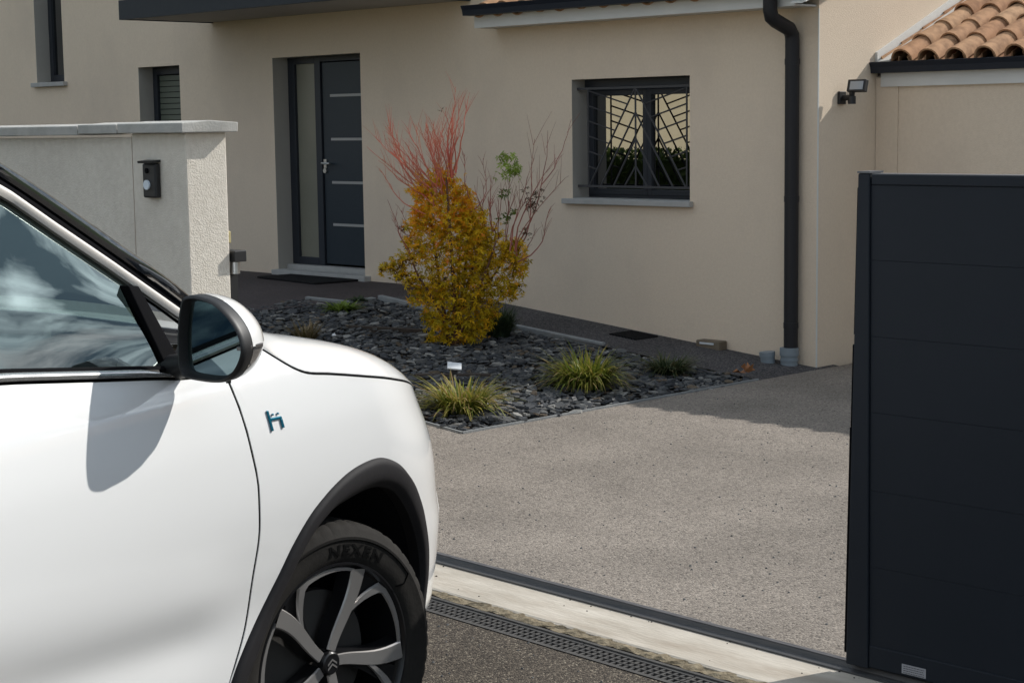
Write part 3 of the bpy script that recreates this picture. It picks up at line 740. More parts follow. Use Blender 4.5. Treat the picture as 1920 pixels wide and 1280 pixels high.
w = MB(); w.box(-.048, .060, -.024, -.0205, -.031, .028, 0, rot, c0); w.build('lens', MT['lamp_glass'], fl_)

dm = MB()
dm.box(-.62, .38, -.27, .27, 0, .018)
a_ = R(-6)
dm.v = [(-12.70 + x * math.cos(a_) - y * math.sin(a_), 10.02 + x * math.sin(a_) + y * math.cos(a_) * .85, .364 + z) for x, y, z in dm.v]
tag(dm.build('doormat', MT['mat'], origin=Vector((-12.75, 10.02, .364)), bevel=.005), 'black coir doormat lying on the terrace before the door step', 'doormat')

w = MB(); w.box(-8.36, -8.14, 10.195, 10.29, 0.05, 0.135)
bx = thing('ground_box', 'low tan box with a pale slot at the foot of the facade', 'vent box', (-8.25, 10.24, .08))
w.build('box_body', MT['clay_block'], bx, bevel=.006)
w = MB(); w.box(-8.32, -8.19, 10.188, 10.194, 0.108, 0.122); w.build('slot_strip', MT['solar'], bx)
w = MB(); w.tube([(-7.66, 10.16, -.01), (-7.665, 10.155, .07)], .052, 18); w.tube([(-7.665, 10.155, .07), (-7.667, 10.153, .105)], .057, 18)
tag(w.build('pipe_stub', MT['pvc'], origin=Vector((-7.66, 10.16, 0)), smooth=True, autosm=50), 'short capped grey pipe stub beside the downpipe foot', 'pipe')
fg = thing('floor_grate', 'small dark square grate lying in the path by the wall', 'grate', (-8.89, 10.08, .135))
for k in range(9):
    x = -9.02 + k * .031
    w = MB(); w.box(x, x + .018, 9.96, 10.22, gz(x, 10) - .01, gz(x, 10) + .012); w.build('grate_bar', MT['mat'], fg)
lf = MB(); rnd = random.Random(2)
ring = [(.055 * (1.0 if k % 2 == 0 else .5) * math.cos(k * PI / 5), .045 * (1.0 if k % 2 == 0 else .5) * math.sin(k * PI / 5), .012 + .012 * (k % 3)) for k in range(10)]
for ox, oy, rz_ in ((0, 0, 0), (.05, .03, 1.2)):
    vs = [(-7.42 + ox + x * math.cos(rz_) - y * math.sin(rz_), 9.52 + oy + x * math.sin(rz_) + y * math.cos(rz_), .035 + z * (1 + rz_)) for x, y, z in ring]
    lf.add(vs + [(-7.42 + ox, 9.52 + oy, .045)], [(k, (k + 1) % 10, 10) for k in range(10)])
MT['deadleaf'] = mat('dead_leaf', (0.30, 0.13, 0.05), 0.7)
tag(lf.build('dead_leaf', MT['deadleaf'], origin=Vector((-7.42, 9.52, .03))), 'curled orange brown leaf at the far corner of the slate bed', 'leaf')

# ------------------------------------------------------------------ planting bed
bed_poly = [(-7.30, 6.81), (-7.29, 9.55), (-11.17, 9.47), (-11.13, 9.10), (-11.46, 8.94), (-11.05, 7.0), (-10.9, 6.81)]
def in_poly(x, y, poly):
    c = False; n = len(poly)
    for i in range(n):
        (x1, y1), (x2, y2) = poly[i], poly[(i + 1) % n]
        if (y1 > y) != (y2 > y) and x < (x2 - x1) * (y - y1) / (y2 - y1) + x1: c = not c
    return c
bb = MB()
nx, ny = 60, 40
P = [[(lerp(-11.5, -7.285, i / nx), lerp(6.795, 9.56, j / ny)) for i in range(nx + 1)] for j in range(ny + 1)]
def bedz(x, y): return gz(x, y) - 0.022 + .02 * math.sin(x * 5.1 + 1) * math.sin(y * 4.3) * .5
bb.grid([[(x, y, bedz(x, y)) for x, y in r] for r in P])
bed = tag(bb.build('planting_bed', MT['soil'], smooth=True), 'planting bed of dark slate chips between driveway and house', None, kind='structure')
rnd = random.Random(21)
def chip_shape(rnd):
    n = rnd.choice((5, 6, 6, 7)); a0 = rnd.uniform(0, 6)
    el = rnd.uniform(.45, .8); th = rnd.uniform(.08, .19)
    base = []
    for k in range(n):
        a = a0 + 2 * PI * (k + rnd.uniform(-.3, .3)) / n; r = rnd.uniform(.38, .56)
        base.append((r * math.cos(a), r * math.sin(a) * el))
    vs = [(x, y, 0) for x, y in base] + [(x * .93 + rnd.uniform(-.03, .03), y * .93, th * rnd.uniform(.75, 1.05)) for x, y in base]
    fs = [tuple(range(n))[::-1], tuple(range(n, 2 * n))] + [(k, (k + 1) % n, n + (k + 1) % n, n + k) for k in range(n)]
    return vs, fs
shapes = [chip_shape(rnd) for _ in range(14)]
chip_src = []
for si, (vs, fs) in enumerate(shapes):
    for mi_, m_ in enumerate(MT['slate']):
        me = bpy.data.meshes.new('slate_chip'); me.from_pydata(vs, [], fs); me.materials.append(m_); chip_src.append(me)
spots = []
for k in range(11500):
    x, y = rnd.uniform(-11.5, -7.29), rnd.uniform(6.80, 9.56)
    if not in_poly(x, y, bed_poly): continue
    if x > -7.33 and rnd.random() < .6: continue
    s = rnd.choice((.025, .032, .040, .048, .055, .060, .070, .085, .105))
    spots.append((x, y, s))
def near_key(p): return (p[0] ** 2 + p[1] ** 2) - (p[2] * 30)
spots.sort(key=near_key)
ps = MB(); stone_v = [0, 0, 0, 0]
stuffs = [MB() for _ in range(4)]
nobj = 0
for i, (x, y, s) in enumerate(spots):
    mi_ = rnd.choices((0, 1, 2, 3), (47, 39, 10, 4))[0]; si = rnd.randrange(14)
    z = bedz(x, y) + rnd.uniform(.0, .022)
    e = (rnd.gauss(0, .19), rnd.gauss(0, .19), rnd.uniform(0, 6.28))
    inside = x < -7.335 and y > 6.85
    if nobj < 300 and s >= .055 and x < -7.31:
        o = bpy.data.objects.new('slate_chip', chip_src[si * 4 + mi_]); COL.objects.link(o); o.parent = bed
        o.location = (x, y, z + .012); o.rotation_euler = e; o.scale = (s, s, s); nobj += 1
    else:
        Rm = Matrix.Rotation(e[2], 3, 'Z') @ Matrix.Rotation(e[1], 3, 'Y') @ Matrix.Rotation(e[0], 3, 'X')
        vs, fs = shapes[si]
        stuffs[mi_].add([tuple(Rm @ (Vector(v) * s) + Vector((x, y, z))) for v in vs], fs)
allst = MB()
for k, sfm in enumerate(stuffs): allst.add(sfm.v, sfm.f, k)
st = allst.build('slate_chips', MT['slate'], bed); st['kind'] = 'stuff'
# metal edging of the bed
w = MB(); w.box(-7.300, -7.288, 6.80, 9.56, -.02, .012); w.grid([[(lerp(-11, -7.288, k / 20), y, gz(lerp(-11, -7.288, k / 20), 6.8) + z) for k in range(21)] for y, z in ((6.792, -.02), (6.792, .012), (6.804, .012), (6.804, -.02))])
tag(w.build('bed_edging', MT['kerb']), 'thin pale edging strip along the driveway side of the slate bed', None, kind='structure')
# kerb blocks
def kerb(name, a, b_, wd, h, label):
    a, b_ = Vector((*a, 0)), Vector((*b_, 0)); t = (b_ - a).normalized(); n_ = Vector((-t.y, t.x, 0)) * wd
    k = MB(); pts = [a, b_, b_ + n_, a + n_]
    vs = [(p.x, p.y, gz(p.x, p.y) - .06) for p in pts] + [(p.x, p.y, gz(p.x, p.y) + h) for p in pts]
    k.add(vs, [(3, 2, 1, 0), (4, 5, 6, 7), (0, 1, 5, 4), (1, 2, 6, 5), (2, 3, 7, 6), (3, 0, 4, 7)])
    tag(k.build(name, MT['kerb'], origin=Vector((*a.xy, gz(a.x, a.y))), bevel=.005), label, 'kerb', 'kerb blocks edging the slate bed')
kerb('kerb_block', (-11.46, 8.94), (-11.14, 9.09), .05, .022, 'short thin kerb piece at the terrace corner behind the green weed')
kerb('kerb_block', (-11.13, 9.11), (-11.17, 9.46), .05, .016, 'kerb piece running from the weed towards the house')
kerb('kerb_block', (-11.17, 9.475), (-10.1, 9.43), .055, .035, 'grey kerb block left of the orange bush, partly behind its leaves')
kerb('kerb_block', (-10.09, 9.43), (-9.58, 9.53), .055, .022, 'kerb block hidden behind the orange bush') if 0 else None
kerb('kerb_block', (-9.75, 9.545), (-8.75, 9.575), .05, .018, 'low pale kerb block right of the orange bush along the path')
# boards lying in the bed
def board(a, b_, wd, h, label):
    a, b_ = Vector((*a, 0)), Vector((*b_, 0)); t = (b_ - a).normalized(); n_ = Vector((-t.y, t.x, 0)) * wd
    k = MB(); pts = [a, b_, b_ + n_, a + n_]
    vs = [(p.x, p.y, gz(p.x, p.y) - .03) for p in pts] + [(p.x, p.y, gz(p.x, p.y) + h) for p in pts]
    k.add(vs, [(3, 2, 1, 0), (4, 5, 6, 7), (0, 1, 5, 4), (1, 2, 6, 5), (2, 3, 7, 6), (3, 0, 4, 7)])
    tag(k.build('edging_board', MT['wood'], origin=Vector((*a.xy, gz(a.x, a.y))), bevel=.004), label, 'board', 'old boards in the slate bed')
board((-8.62, 7.62), (-8.36, 8.06), .035, .022, 'weathered board edge behind the orange tinted grass tuft')
board((-10.25, 8.40), (-9.80, 8.80), .035, .022, 'weathered board edge among the slate left of the bush')
# white pebble
w = MB(); pebble(w, -9.99, 8.05, gz(-9.99, 8.05) + .02, .022, random.Random(4))
tag(w.build('white_pebble', MT['solar'], origin=Vector((-9.99, 8.05, .24))), 'single white pebble lying on the dark slate', 'pebble')

# solar lamp on a stake
sp_ = thing('solar_lamp', 'small garden lamp with a white square top behind the orange tinted grass', 'garden lamp', (-8.24, 7.63, gz(-8.24, 7.63)))
zt = gz(-8.24, 7.63)
w = MB(); w.tube([(-8.24, 7.63, zt - .02), (-8.25, 7.63, zt + .135)], .008, 8); w.build('stake', MT['steel'], sp_)
rot = Matrix.Rotation(R(28), 3, 'X') @ Matrix.Rotation(R(8), 3, 'Y')
w = MB(); w.box(-.046, .046, -.036, .036, -.008, .005, 0, Matrix.Rotation(R(45), 3, 'Z') @ rot, (-8.25, 7.63, zt + .14)); w.build('lamp_top', MT['solar'], sp_, bevel=.004)
w = MB(); w.tube([(-8.25, 7.63, zt + .085), (-8.25, 7.63, zt + .135)], .02, 10); w.build('lamp_body', MT['black'], sp_)

# ------------------------------------------------------------------ grass tufts
def tuft(x, y, n, h, spread, m, label, seed, tones=(0, 1), droop=.5, width=.006):
    rnd = random.Random(seed); z0 = gz(x, y) - .01
    b = MB(); tone = []
    for k in range(n):
        a = rnd.uniform(0, 2 * PI); rr = spread * .40 * math.sqrt(rnd.random())
        bx_, by_ = x + rr * math.cos(a), y + rr * math.sin(a)
        a2 = a + rnd.gauss(0, .6)
        hh = h * rnd.uniform(.55, 1.12); out = spread * rnd.uniform(.15, 1.0) * (.75 + .5 * rnd.random())
        wd = width * rnd.uniform(.6, 1.25)
        px_, py_ = -math.sin(a2) * wd, math.cos(a2) * wd
        t0 = rnd.choice((rnd.uniform(*tones), rnd.uniform(tones[0], lerp(tones[0], tones[1], .6))))
        fall = rnd.uniform(.1, 1.0) * droop * (1.8 if rnd.random() < .2 else 1)
        vs = []; S_ = 6
        for i in range(S_ + 1):
            t = i / S_
            r_2 = out * (t ** (1.5 - .5 * min(1, fall))); zz = hh * (t - fall * t ** 2.6)
            cw_ = (1 - t ** 2.5) + .04
            cx_, cy_ = bx_ + math.cos(a2) * r_2, by_ + math.sin(a2) * r_2
            vs += [(cx_ + px_ * cw_, cy_ + py_ * cw_, max(z0 + zz, z0 + .004)), (cx_ - px_ * cw_, cy_ - py_ * cw_, max(z0 + zz, z0 + .004))]
            tv = min(1, max(0, t0 + (t - .45) * .5)); tone += [tv, tv]
        b.add(vs, [(2 * i, 2 * i + 1, 2 * i + 3, 2 * i + 2) for i in range(S_)])
    b.tone = tone
    th = thing('grass_tuft', label, 'grass tuft', (x, y, z0), 'grass tufts in the slate bed')
    o = b.build('blades', m, th, smooth=False); o['kind'] = 'stuff'
    return th
tuft(-7.80, 8.38, 850, .30, .31, MT['blade'], 'large bright yellow green grass tuft right of the bush, half in sun', 31, (.1, .9), .95)
tuft(-7.73, 7.20, 640, .245, .30, MT['blade'], 'yellow green grass tuft with orange dry tips nearest to the car', 32, (.25, 1.0), .9)
tuft(-7.80, 9.22, 380, .17, .22, MT['blade_dark'], 'dull shaded grass tuft at the far right end of the bed', 33, (.2, 1), .8)
tuft(-9.43, 9.18, 480, .26, .19, MT['blade_dark'], 'dark green grass tuft close behind the foot of the bush', 34, (0, .5), .5)
tuft(-10.05, 7.84, 130, .17, .17, MT['blade_tan'], 'thin dry tan grass tuft just above the car bonnet', 35, (0, 1), .35)
tuft(-10.92, 8.88, 240, .09, .18, MT['maple_green'], 'small low bright green weed in front of the kerb', 36, (0, .55), .8, .009)
tuft(-11.15, 9.25, 160, .07, .10, MT['blade_dark'], 'tiny dark weed at the end of the grey kerb block', 37, (0, .5), .8, .009)

# ------------------------------------------------------------------ maple bush
BX, BY = -9.27, 8.72
bz0 = gz(BX, BY)
bush = thing('maple_bush', 'orange yellow maple bush with bare coral twigs standing in the slate bed', 'bush', (BX, BY, bz0))
rt = Vector((0.704, 0.710, 0.0)); bk = Vector((-0.710, 0.704, 0.0))
def bp(px_, py_, dep=0.0):           # offsets from the bush foot in units of 1/258 m
    return Vector((BX, BY, bz0)) + rt * ((px_ - 879 + .017 * (647 - py_)) / 258) + bk * dep + Vector((0, 0, (647 - py_) / 258))
rnd = random.Random(77)
clumps = [(792, 356, 24, .95), (782, 420, 24, .85), (882, 412, 30, .75), (896, 440, 34, .6), (962, 468, 24, .5), (978, 490, 15, .5), (770, 452, 16, .7), (868, 372, 22, .9), (826, 338, 26, 1.0), (850, 352, 24, 1.0), (806, 372, 34, .95), (838, 402, 48, .95), (790, 402, 22, .95), (868, 392, 26, .9), (868, 440, 50, .65), (812, 440, 36, .8), (790, 470, 20, .7), (915, 462, 40, .5), (945, 480, 26, .5), (970, 505, 20, .5), (900, 495, 34, .5),
          (836, 498, 52, .5), (880, 530, 44, .42), (925, 535, 42, .4), (958, 545, 22, .45), (762, 486, 20, .45), (737, 496, 17, .4), (720, 505, 10, .3), (752, 512, 16, .4), (778, 522, 22, .4), (786, 556, 20, .35), (812, 540, 30, .5), (842, 572, 48, .38), (888, 578, 36, .38), (918, 588, 20, .4),
          (826, 612, 28, .4), (858, 618, 32, .36), (812, 640, 17, .4), (838, 646, 20, .38), (888, 622, 24, .36), (905, 606, 18, .4), (800, 590, 12, .35), (862, 645, 12, .36)]
lv = MB(); tone = []
def leaf(p, s, tn, rnd, lobes=5):
    n_ = Vector((rnd.gauss(0, .55), rnd.gauss(0, .55), rnd.uniform(.2, 1))).normalized()
    e1 = n_.cross(Vector((rnd.gauss(0, 1), rnd.gauss(0, 1), rnd.gauss(0, 1)))).normalized(); e2 = n_.cross(e1)
    vs = [p]; tone.append(tn)
    offs = (-1.9, -1.0, 0.0, 1.0, 1.9) if lobes == 5 else (-1.1, 0, 1.1)
    fs = []
    for k, o in enumerate(offs):
        L = s * (1.0 - .22 * abs(o)); wv = s * .13
        d_ = e1 * math.cos(o) + e2 * math.sin(o); q = e2 * math.cos(o) - e1 * math.sin(o)
        vs += [p + d_ * L * .5 + q * wv, p + d_ * L - n_ * L * .25, p + d_ * L * .5 - q * wv]
        tone.extend([tn, min(1, tn + .06), tn])
        i = 1 + 3 * k
        fs.append((0, i, i + 1, i + 2))
    lv.add(vs, fs)
for (cx_, cy_, r_2, orange) in clumps:
    nleaf = int(r_2 * r_2 * .125 + r_2 * 1.5)
    for k in range(nleaf):
        d_ = Vector((rnd.gauss(0, 1), rnd.gauss(0, 1), rnd.gauss(0, 1))).normalized() * (rnd.random() ** .42) * r_2
        if rnd.random() < .2: d_ *= rnd.uniform(1.1, 1.6)
        p = bp(cx_ + d_.x, cy_ + d_.z, d_.y / 251)
        if p.z < gz(p.x, p.y) + .02: continue
        tn = min(1, max(0, rnd.gauss(.16 + .5 * orange, .19)))
        if (cx_ < 780) and rnd.random() < .18: tn = 0
        leaf(p, rnd.choice((rnd.uniform(.020, .034), rnd.uniform(.032, .055))), tn, rnd)
lv.tone = tone
o = lv.build('foliage', MT['maple'], bush); o['kind'] = 'stuff'
lv = MB(); tone = []
for cx_, cy_, r_2, nlf in ((948, 297, 11, 20), (955, 315, 17, 46), (968, 322, 9, 14), (940, 365, 10, 12), (945, 408, 13, 12), (962, 402, 8, 6)):
    for k in range(nlf):
        d_ = Vector((rnd.gauss(0, .6), rnd.gauss(0, .6), rnd.gauss(0, .6))) * r_2
        leaf(bp(cx_ + d_.x, cy_ + d_.z, d_.y / 251), rnd.uniform(.03, .05), rnd.uniform(.3, 1) if cy_ < 340 else rnd.uniform(0, .2), rnd)
lv.tone = tone
o = lv.build('green_shoot_leaves', MT['maple_green'], bush); o['kind'] = 'stuff'
lv = MB(); tone = []
for cx_, cy_, r_2, nlf in ((1000, 372, 13, 26), (990, 388, 10, 14), (756, 428, 5, 5), (830, 150 + 60, 3, 2), (985, 440, 8, 8)):
    for k in range(nlf):
        d_ = Vector((rnd.gauss(0, .6), rnd.gauss(0, .6), rnd.gauss(0, .6))) * r_2
        leaf(bp(cx_ + d_.x, cy_ + d_.z, d_.y / 251), rnd.uniform(.025, .04), rnd.uniform(0, .1), rnd)
lv.tone = tone
MT['maple_brown'] = leafmat('withered_leaf', [(0, (.07, .035, .015)), (1, (.16, .08, .02))])
o = lv.build('withered_leaves', MT['maple_brown'], bush); o['kind'] = 'stuff'
sb = MB()
for (tx, ty, dd) in ((800, 350, .05), (838, 330, -.1), (880, 360, .1), (930, 450, -.12), (955, 470, .1), (775, 490, -.05), (860, 420, .15), (905, 420, 0)):
    p0 = bp(850 + rnd.uniform(-8, 8), 660, rnd.uniform(-.03, .03)); p3 = bp(tx, ty, dd)
    p1 = lerp(p0, p3, .35) + rt * rnd.uniform(-.05, .05) + Vector((0, 0, .1)); p2 = lerp(p0, p3, .7) + rt * rnd.uniform(-.05, .05)
    pts = [p0 * (1 - t) ** 3 + p1 * 3 * t * (1 - t) ** 2 + p2 * 3 * t * t * (1 - t) + p3 * t ** 3 for t in [i / 8 for i in range(9)]]
    sb.tube(pts, [lerp(.016, .006, i / 8) for i in range(9)], 6)
sb.build('stem', MT['bark'], bush, smooth=True)
def twigs(items, m, name, side=5):
    b = MB()
    for (x0, y0, x1, y1, rad) in items:
        d0 = rnd.uniform(-.12, .12); d1 = d0 + rnd.uniform(-.18, .18)
        p0, p3 = bp(x0, y0, d0), bp(x1, y1, d1)
        L = (p3 - p0).length
        p1 = lerp(p0, p3, .4) + rt * rnd.gauss(0, .08) * L * 2 + Vector((0, 0, -.07 * L))
        p2 = lerp(p0, p3, .75) + rt * rnd.gauss(0, .04) * L
        cur = lambda t: p0 * (1 - t) ** 3 + p1 * 3 * t * (1 - t) ** 2 + p2 * 3 * t * t * (1 - t) + p3 * t ** 3
        N_ = 8
        b.tube([cur(i / N_) + rt * rnd.gauss(0, .004) * (0 < i < N_) for i in range(N_ + 1)], [lerp(rad * 1.35, .0014, (i / N_) ** .8) for i in range(N_ + 1)], 5, cap=False)
        for k in range(int(side * (0.5 + rnd.random()))):
            t = rnd.uniform(.25, .95); q = cur(t); dr = (cur(min(1, t + .05)) - q).normalized()
            sd = (rt * rnd.choice((-1, 1)) * rnd.uniform(.3, .7) + bk * rnd.uniform(-.4, .4) + dr * 1.0 + Vector((0, 0, .35))).normalized()
            l2 = L * rnd.uniform(.14, .34)
            b.tube([q, q + sd * l2 * .55 + Vector((0, 0, .01)), q + sd * l2 + Vector((0, 0, .03 * l2))], [.0019, .0014, .0008], 3, cap=False)
    o = b.build(name, m, bush); o['kind'] = 'stuff'
it = [(815, 385, 705, 255, .005), (812, 370, 715, 300, .004), (818, 365, 728, 238, .005), (822, 360, 740, 262, .004), (828, 355, 762, 240, .005), (830, 350, 787, 232, .005), (835, 345, 800, 245, .004),
      (838, 345, 812, 228, .005), (842, 340, 838, 205, .005), (845, 340, 850, 198, .005), (848, 335, 862, 190, .006), (852, 330, 855, 168, .006), (855, 325, 880, 178, .006), (840, 345, 828, 250, .004), (822, 375, 690, 275, .004),
      (800, 400, 712, 318, .0035), (845, 335, 868, 235, .005), (826, 352, 772, 280, .004), (818, 360, 748, 290, .004), (835, 340, 818, 262, .004), (850, 335, 842, 240, .004), (812, 380, 735, 280, .004)]
for k in range(16):
    x0 = rnd.uniform(808, 850); a = rnd.uniform(-.95, .35)
    L = rnd.uniform(70, 150); it.append((x0, 365, x0 + L * math.sin(a), 350 - L * math.cos(a), .0028))
twigs(it, MT['twig_red'], 'coral_twigs', 9)
it = [(905, 450, 890, 348, .004), (915, 445, 905, 350, .004), (925, 440, 920, 330, .004), (932, 445, 915, 370, .003), (935, 450, 938, 345, .003), (945, 460, 955, 330, .0035), (955, 470, 1000, 300, .005), (960, 475, 1025, 250, .005),
      (965, 470, 1040, 300, .005), (968, 480, 1052, 340, .004), (970, 490, 1030, 390, .004), (972, 470, 1000, 265, .004), (1012, 350, 1068, 230, .003), (960, 460, 985, 372, .0035), (950, 455, 968, 350, .003),
      (968, 500, 1005, 430, .003), (920, 440, 935, 372, .003), (770, 470, 730, 372, .003), (772, 480, 740, 410, .003), (775, 450, 752, 395, .0025), (770, 440, 745, 425, .002), (880, 400, 905, 300, .003), (885, 380, 872, 290, .003), (890, 420, 925, 380, .002)]
twigs(it, MT['twig_brown'], 'brown_twigs', 6)

# ------------------------------------------------------------------ boundary wall and pillar
bw = thing('boundary_wall', 'white rendered boundary wall ending in a pillar with grey coping', 'wall', (-6.52, 4.55, 0))
PX = -6.516
w = MB()
w.box(-6.940, PX, 4.45, 4.667, -0.1, 1.733)
w.build('pillar', MT['pillar'], bw, bevel=.006)
w = MB(); w.box(-9.9, -6.942, 4.453, 4.64, -0.1, 1.715); w.build('wall_body', MT['pillar'], bw)
w = MB(); w.box(-6.9415, -6.9402, 4.4499, 4.452, 0, 1.72); w.build('expansion_joint', MT['joint'], bw)
def coping(x0, x1, z, th=.047):
    w = MB()
    w.prism([(4.40, z), (4.696, z), (4.70, z + th - .004), (4.55, z + th + .006), (4.398, z + th - .004)], lambda a, zz: (x0, a, zz), lambda a, zz: (x1, a, zz))
    w.build('coping_stone', MT['coping'], bw, bevel=.004)
coping(-6.975, -6.465, 1.7345); coping(-7.312, -6.985, 1.7335, .046); coping(-8.30, -7.320, 1.728, .047); coping(-9.3, -8.31, 1.726, .047); coping(-9.93, -9.31, 1.726, .047)
ic = thing('doorbell', 'black doorbell unit with a white button on the pillar face', 'doorbell', (-6.775, 4.45, 1.53))
w = MB(); w.box(-6.815, -6.712, 4.418, 4.4485, 1.447, 1.600); w.build('bell_housing', MT['black'], ic, bevel=.008)
w = MB(); w.prism([(4.398, 1.601), (4.4485, 1.606), (4.4485, 1.616), (4.396, 1.611)], lambda a, zz: (-6.817, a, zz), lambda a, zz: (-6.710, a, zz)); w.build('rain_hood', MT['black'], ic)
w = MB(); w.tube([(-6.775, 4.4195, 1.505), (-6.775, 4.410, 1.505)], .022, 18); w.build('bell_button', MT['bell'], ic, smooth=True, autosm=40)
w = MB(); w.tube([(-6.775, 4.4195, 1.568), (-6.775, 4.413, 1.568)], .012, 14); w.build('camera_lens', MT['rubber'], ic, smooth=True, autosm=40)
gg = thing('gate_catch', 'black steel gate catch post with round roller behind the pillar edge', 'gate catch', (-6.57, 4.70, 0))
w = MB(); w.box(-6.60, -6.555, 4.672, 4.735, -.02, 1.12); w.build('post', MT['black'], gg)
w = MB(); w.box(-6.60, -6.49, 4.674, 4.74, 1.155, 1.205); w.build('bracket', MT['black'], gg, bevel=.003)
w = MB(); w.tube([(-6.535, 4.705, 1.10), (-6.535, 4.705, 1.155)], .024, 14); w.build('roller', MT['steel'], gg, smooth=True, autosm=40)
w = MB(); w.box(-6.61, -6.575, 4.672, 4.72, 1.235, 1.29)
tag(w.build('photocell', MT['cream'], origin=Vector((-6.59, 4.69, 1.26)), bevel=.004), 'small cream photocell box peeping out behind the pillar edge', 'sensor')

# ------------------------------------------------------------------ sliding gate
gate = thing('sliding_gate', 'anthracite aluminium sliding gate with wide flat boards, half open', 'gate', (-3.1, 4.585, 0))
lean = 0.0185                        # the leaf leans very slightly at its closing edge
GY0, GY1 = 4.55, 4.62
def gx(z): return -3.124 + (z - .04) * lean
w = MB()
w.add([(gx(.045), GY0, .045), (gx(.045) + .082, GY0, .045), (gx(1.588) + .042, GY0, 1.588), (gx(1.588), GY0, 1.588)] +
      [(gx(.045), GY1, .045), (gx(.045) + .082, GY1, .045), (gx(1.588) + .042, GY1, 1.588), (gx(1.588), GY1, 1.588)],
      [(0, 1, 2, 3), (7, 6, 5, 4), (0, 4, 5, 1), (1, 5, 6, 2), (2, 6, 7, 3), (3, 7, 4, 0)])
w.build('stile', MT['gate'], gate, bevel=.004)
zl = [0.12, 0.372, 0.612, 0.856, 1.091, 1.325, 1.553]
for a, b_ in zip(zl[:-1], zl[1:]):
    w = MB()
    w.add([(gx(a) + .084 - .027 * (a - .05), y, a + .0004) for y in (GY0 + .008, GY1 - .008)] + [(1.1, y, a + .0004) for y in (GY0 + .008, GY1 - .008)] +
          [(gx(b_) + .084 - .027 * (b_ - .05), y, b_ - .0004) for y in (GY0 + .008, GY1 - .008)] + [(1.1, y, b_ - .0004) for y in (GY0 + .008, GY1 - .008)],
          [(0, 2, 6, 4), (1, 5, 7, 3), (0, 4, 5, 1), (2, 3, 7, 6), (4, 6, 7, 5), (0, 1, 3, 2)])
    w.build('board', MT['gate'], gate, bevel=.0006)
w = MB(); w.box(gx(1.57) + .046, 1.14, GY0 + .004, GY1 - .004, 1.5535, 1.584); w.build('top_rail', MT['gate'], gate, bevel=.003)
w = MB(); w.box(gx(.08) + .083, 1.14, GY0 + .004, GY1 - .004, 0.05, 0.1205); w.build('bottom_rail', MT['gate'], gate, bevel=.003)
w = MB(); w.box(1.1405, 1.20, GY0, GY1, .045, 1.588); w.build('stile', MT['gate'], gate, bevel=.003)
w = MB(); w.box(gx(1.588) - .001, gx(1.588) + .044, GY0 - .002, GY1 + .002, 1.5885, 1.5945); w.build('end_cap', MT['capmetal'], gate)
w = MB(); w.box(gx(1.58) + .047, 1.139, GY0 + .006, GY1 - .006, 1.5845, 1.5875); w.build('top_cap', MT['capmetal'], gate)
w = MB()
w.add([(gx(z) - .020, y, z) for z in (.075, .80) for y in (GY0 + .018, GY1 - .018)] + [(gx(z) - .001, y, z) for z in (.075, .80) for y in (GY0 + .018, GY1 - .018)],
      [(0, 1, 3, 2), (4, 6, 7, 5), (0, 2, 6, 4), (1, 5, 7, 3), (0, 4, 5, 1), (2, 3, 7, 6)])
w.build('rubber_buffer', MT['rubber'], gate, bevel=.003)
w = MB()
w.add([(gx(z) - .014, y, z) for z in (1.09, 1.545) for y in (GY0 + .018, GY1 - .018)] + [(gx(z) - .001, y, z) for z in (1.09, 1.545) for y in (GY0 + .018, GY1 - .018)],
      [(0, 1, 3, 2), (4, 6, 7, 5), (0, 2, 6, 4), (1, 5, 7, 3), (0, 4, 5, 1), (2, 3, 7, 6)])
w.add([(gx(z) - .017, y, z) for z in (.80, 1.06) for y in (GY0 + .018, GY1 - .018)] + [(gx(z) - .001, y, z) for z in (.80, 1.06) for y in (GY0 + .018, GY1 - .018)],
      [(0, 1, 3, 2), (4, 6, 7, 5), (0, 2, 6, 4), (1, 5, 7, 3), (0, 4, 5, 1), (2, 3, 7, 6)])
w.build('rubber_buffer', MT['rubber'], gate, bevel=.003)
w = MB(); w.box(-2.919, -2.834, GY0 + .0025, GY0 + .0035, .0575, .0875); stk = w.build('label_plate', MT['paper'], gate)
w = MB()
rnd = random.Random(5)
for k in range(4):
    x = -2.913
    z = .0825 - k * .0068
    while x < -2.842:
        ww = rnd.uniform(.003, .009); w.box(x, min(x + ww, -2.84), GY0 + .0020, GY0 + .0024, z - .0021, z); x += ww + .0018
w.build('print', MT['ink'], stk)
# wheels of the gate on the rail
for x in (-2.7, 0.6):
    w = MB(); w.tube([(x, GY0 + .028, .045), (x, GY0 + .048, .045)], .028, 14); w.build('gate_wheel', MT['steel'], gate)

# hedge along the street, beyond the end of the wall (seen mirrored in the window)
hd = MB(); tone = []
rnd = random.Random(8)
hd.box(-30, -10.1, 4.25, 4.85, -.05, 1.30)
hd.tone = [0.35] * 8
for k in range(16000):
    f = rnd.random(); x = rnd.uniform(-30, -10)
    if f < .45: p = Vector((x, 4.86 + rnd.uniform(-.03, .06), rnd.uniform(0, 1.38)))
    elif f < .75: p = Vector((x, rnd.uniform(4.2, 4.9), 1.31 + rnd.uniform(-.03, .12)))
    else: p = Vector((x, 4.24 + rnd.uniform(-.06, .03), rnd.uniform(0, 1.38)))
    d1 = Vector((rnd.gauss(0, 1), rnd.gauss(0, 1), rnd.gauss(0, 1))).normalized() * .05; d2 = Vector((rnd.gauss(0, 1), rnd.gauss(0, 1), rnd.gauss(0, 1))).normalized() * .03
    hd.add([p - d1, p + d2, p + d1, p - d2], [(0, 1, 2, 3)]); t_ = rnd.random(); hd.tone += [t_] * 4
hg = thing('hedge', 'clipped green hedge along the street beyond the end of the wall', 'hedge', (-20, 4.5, 0))
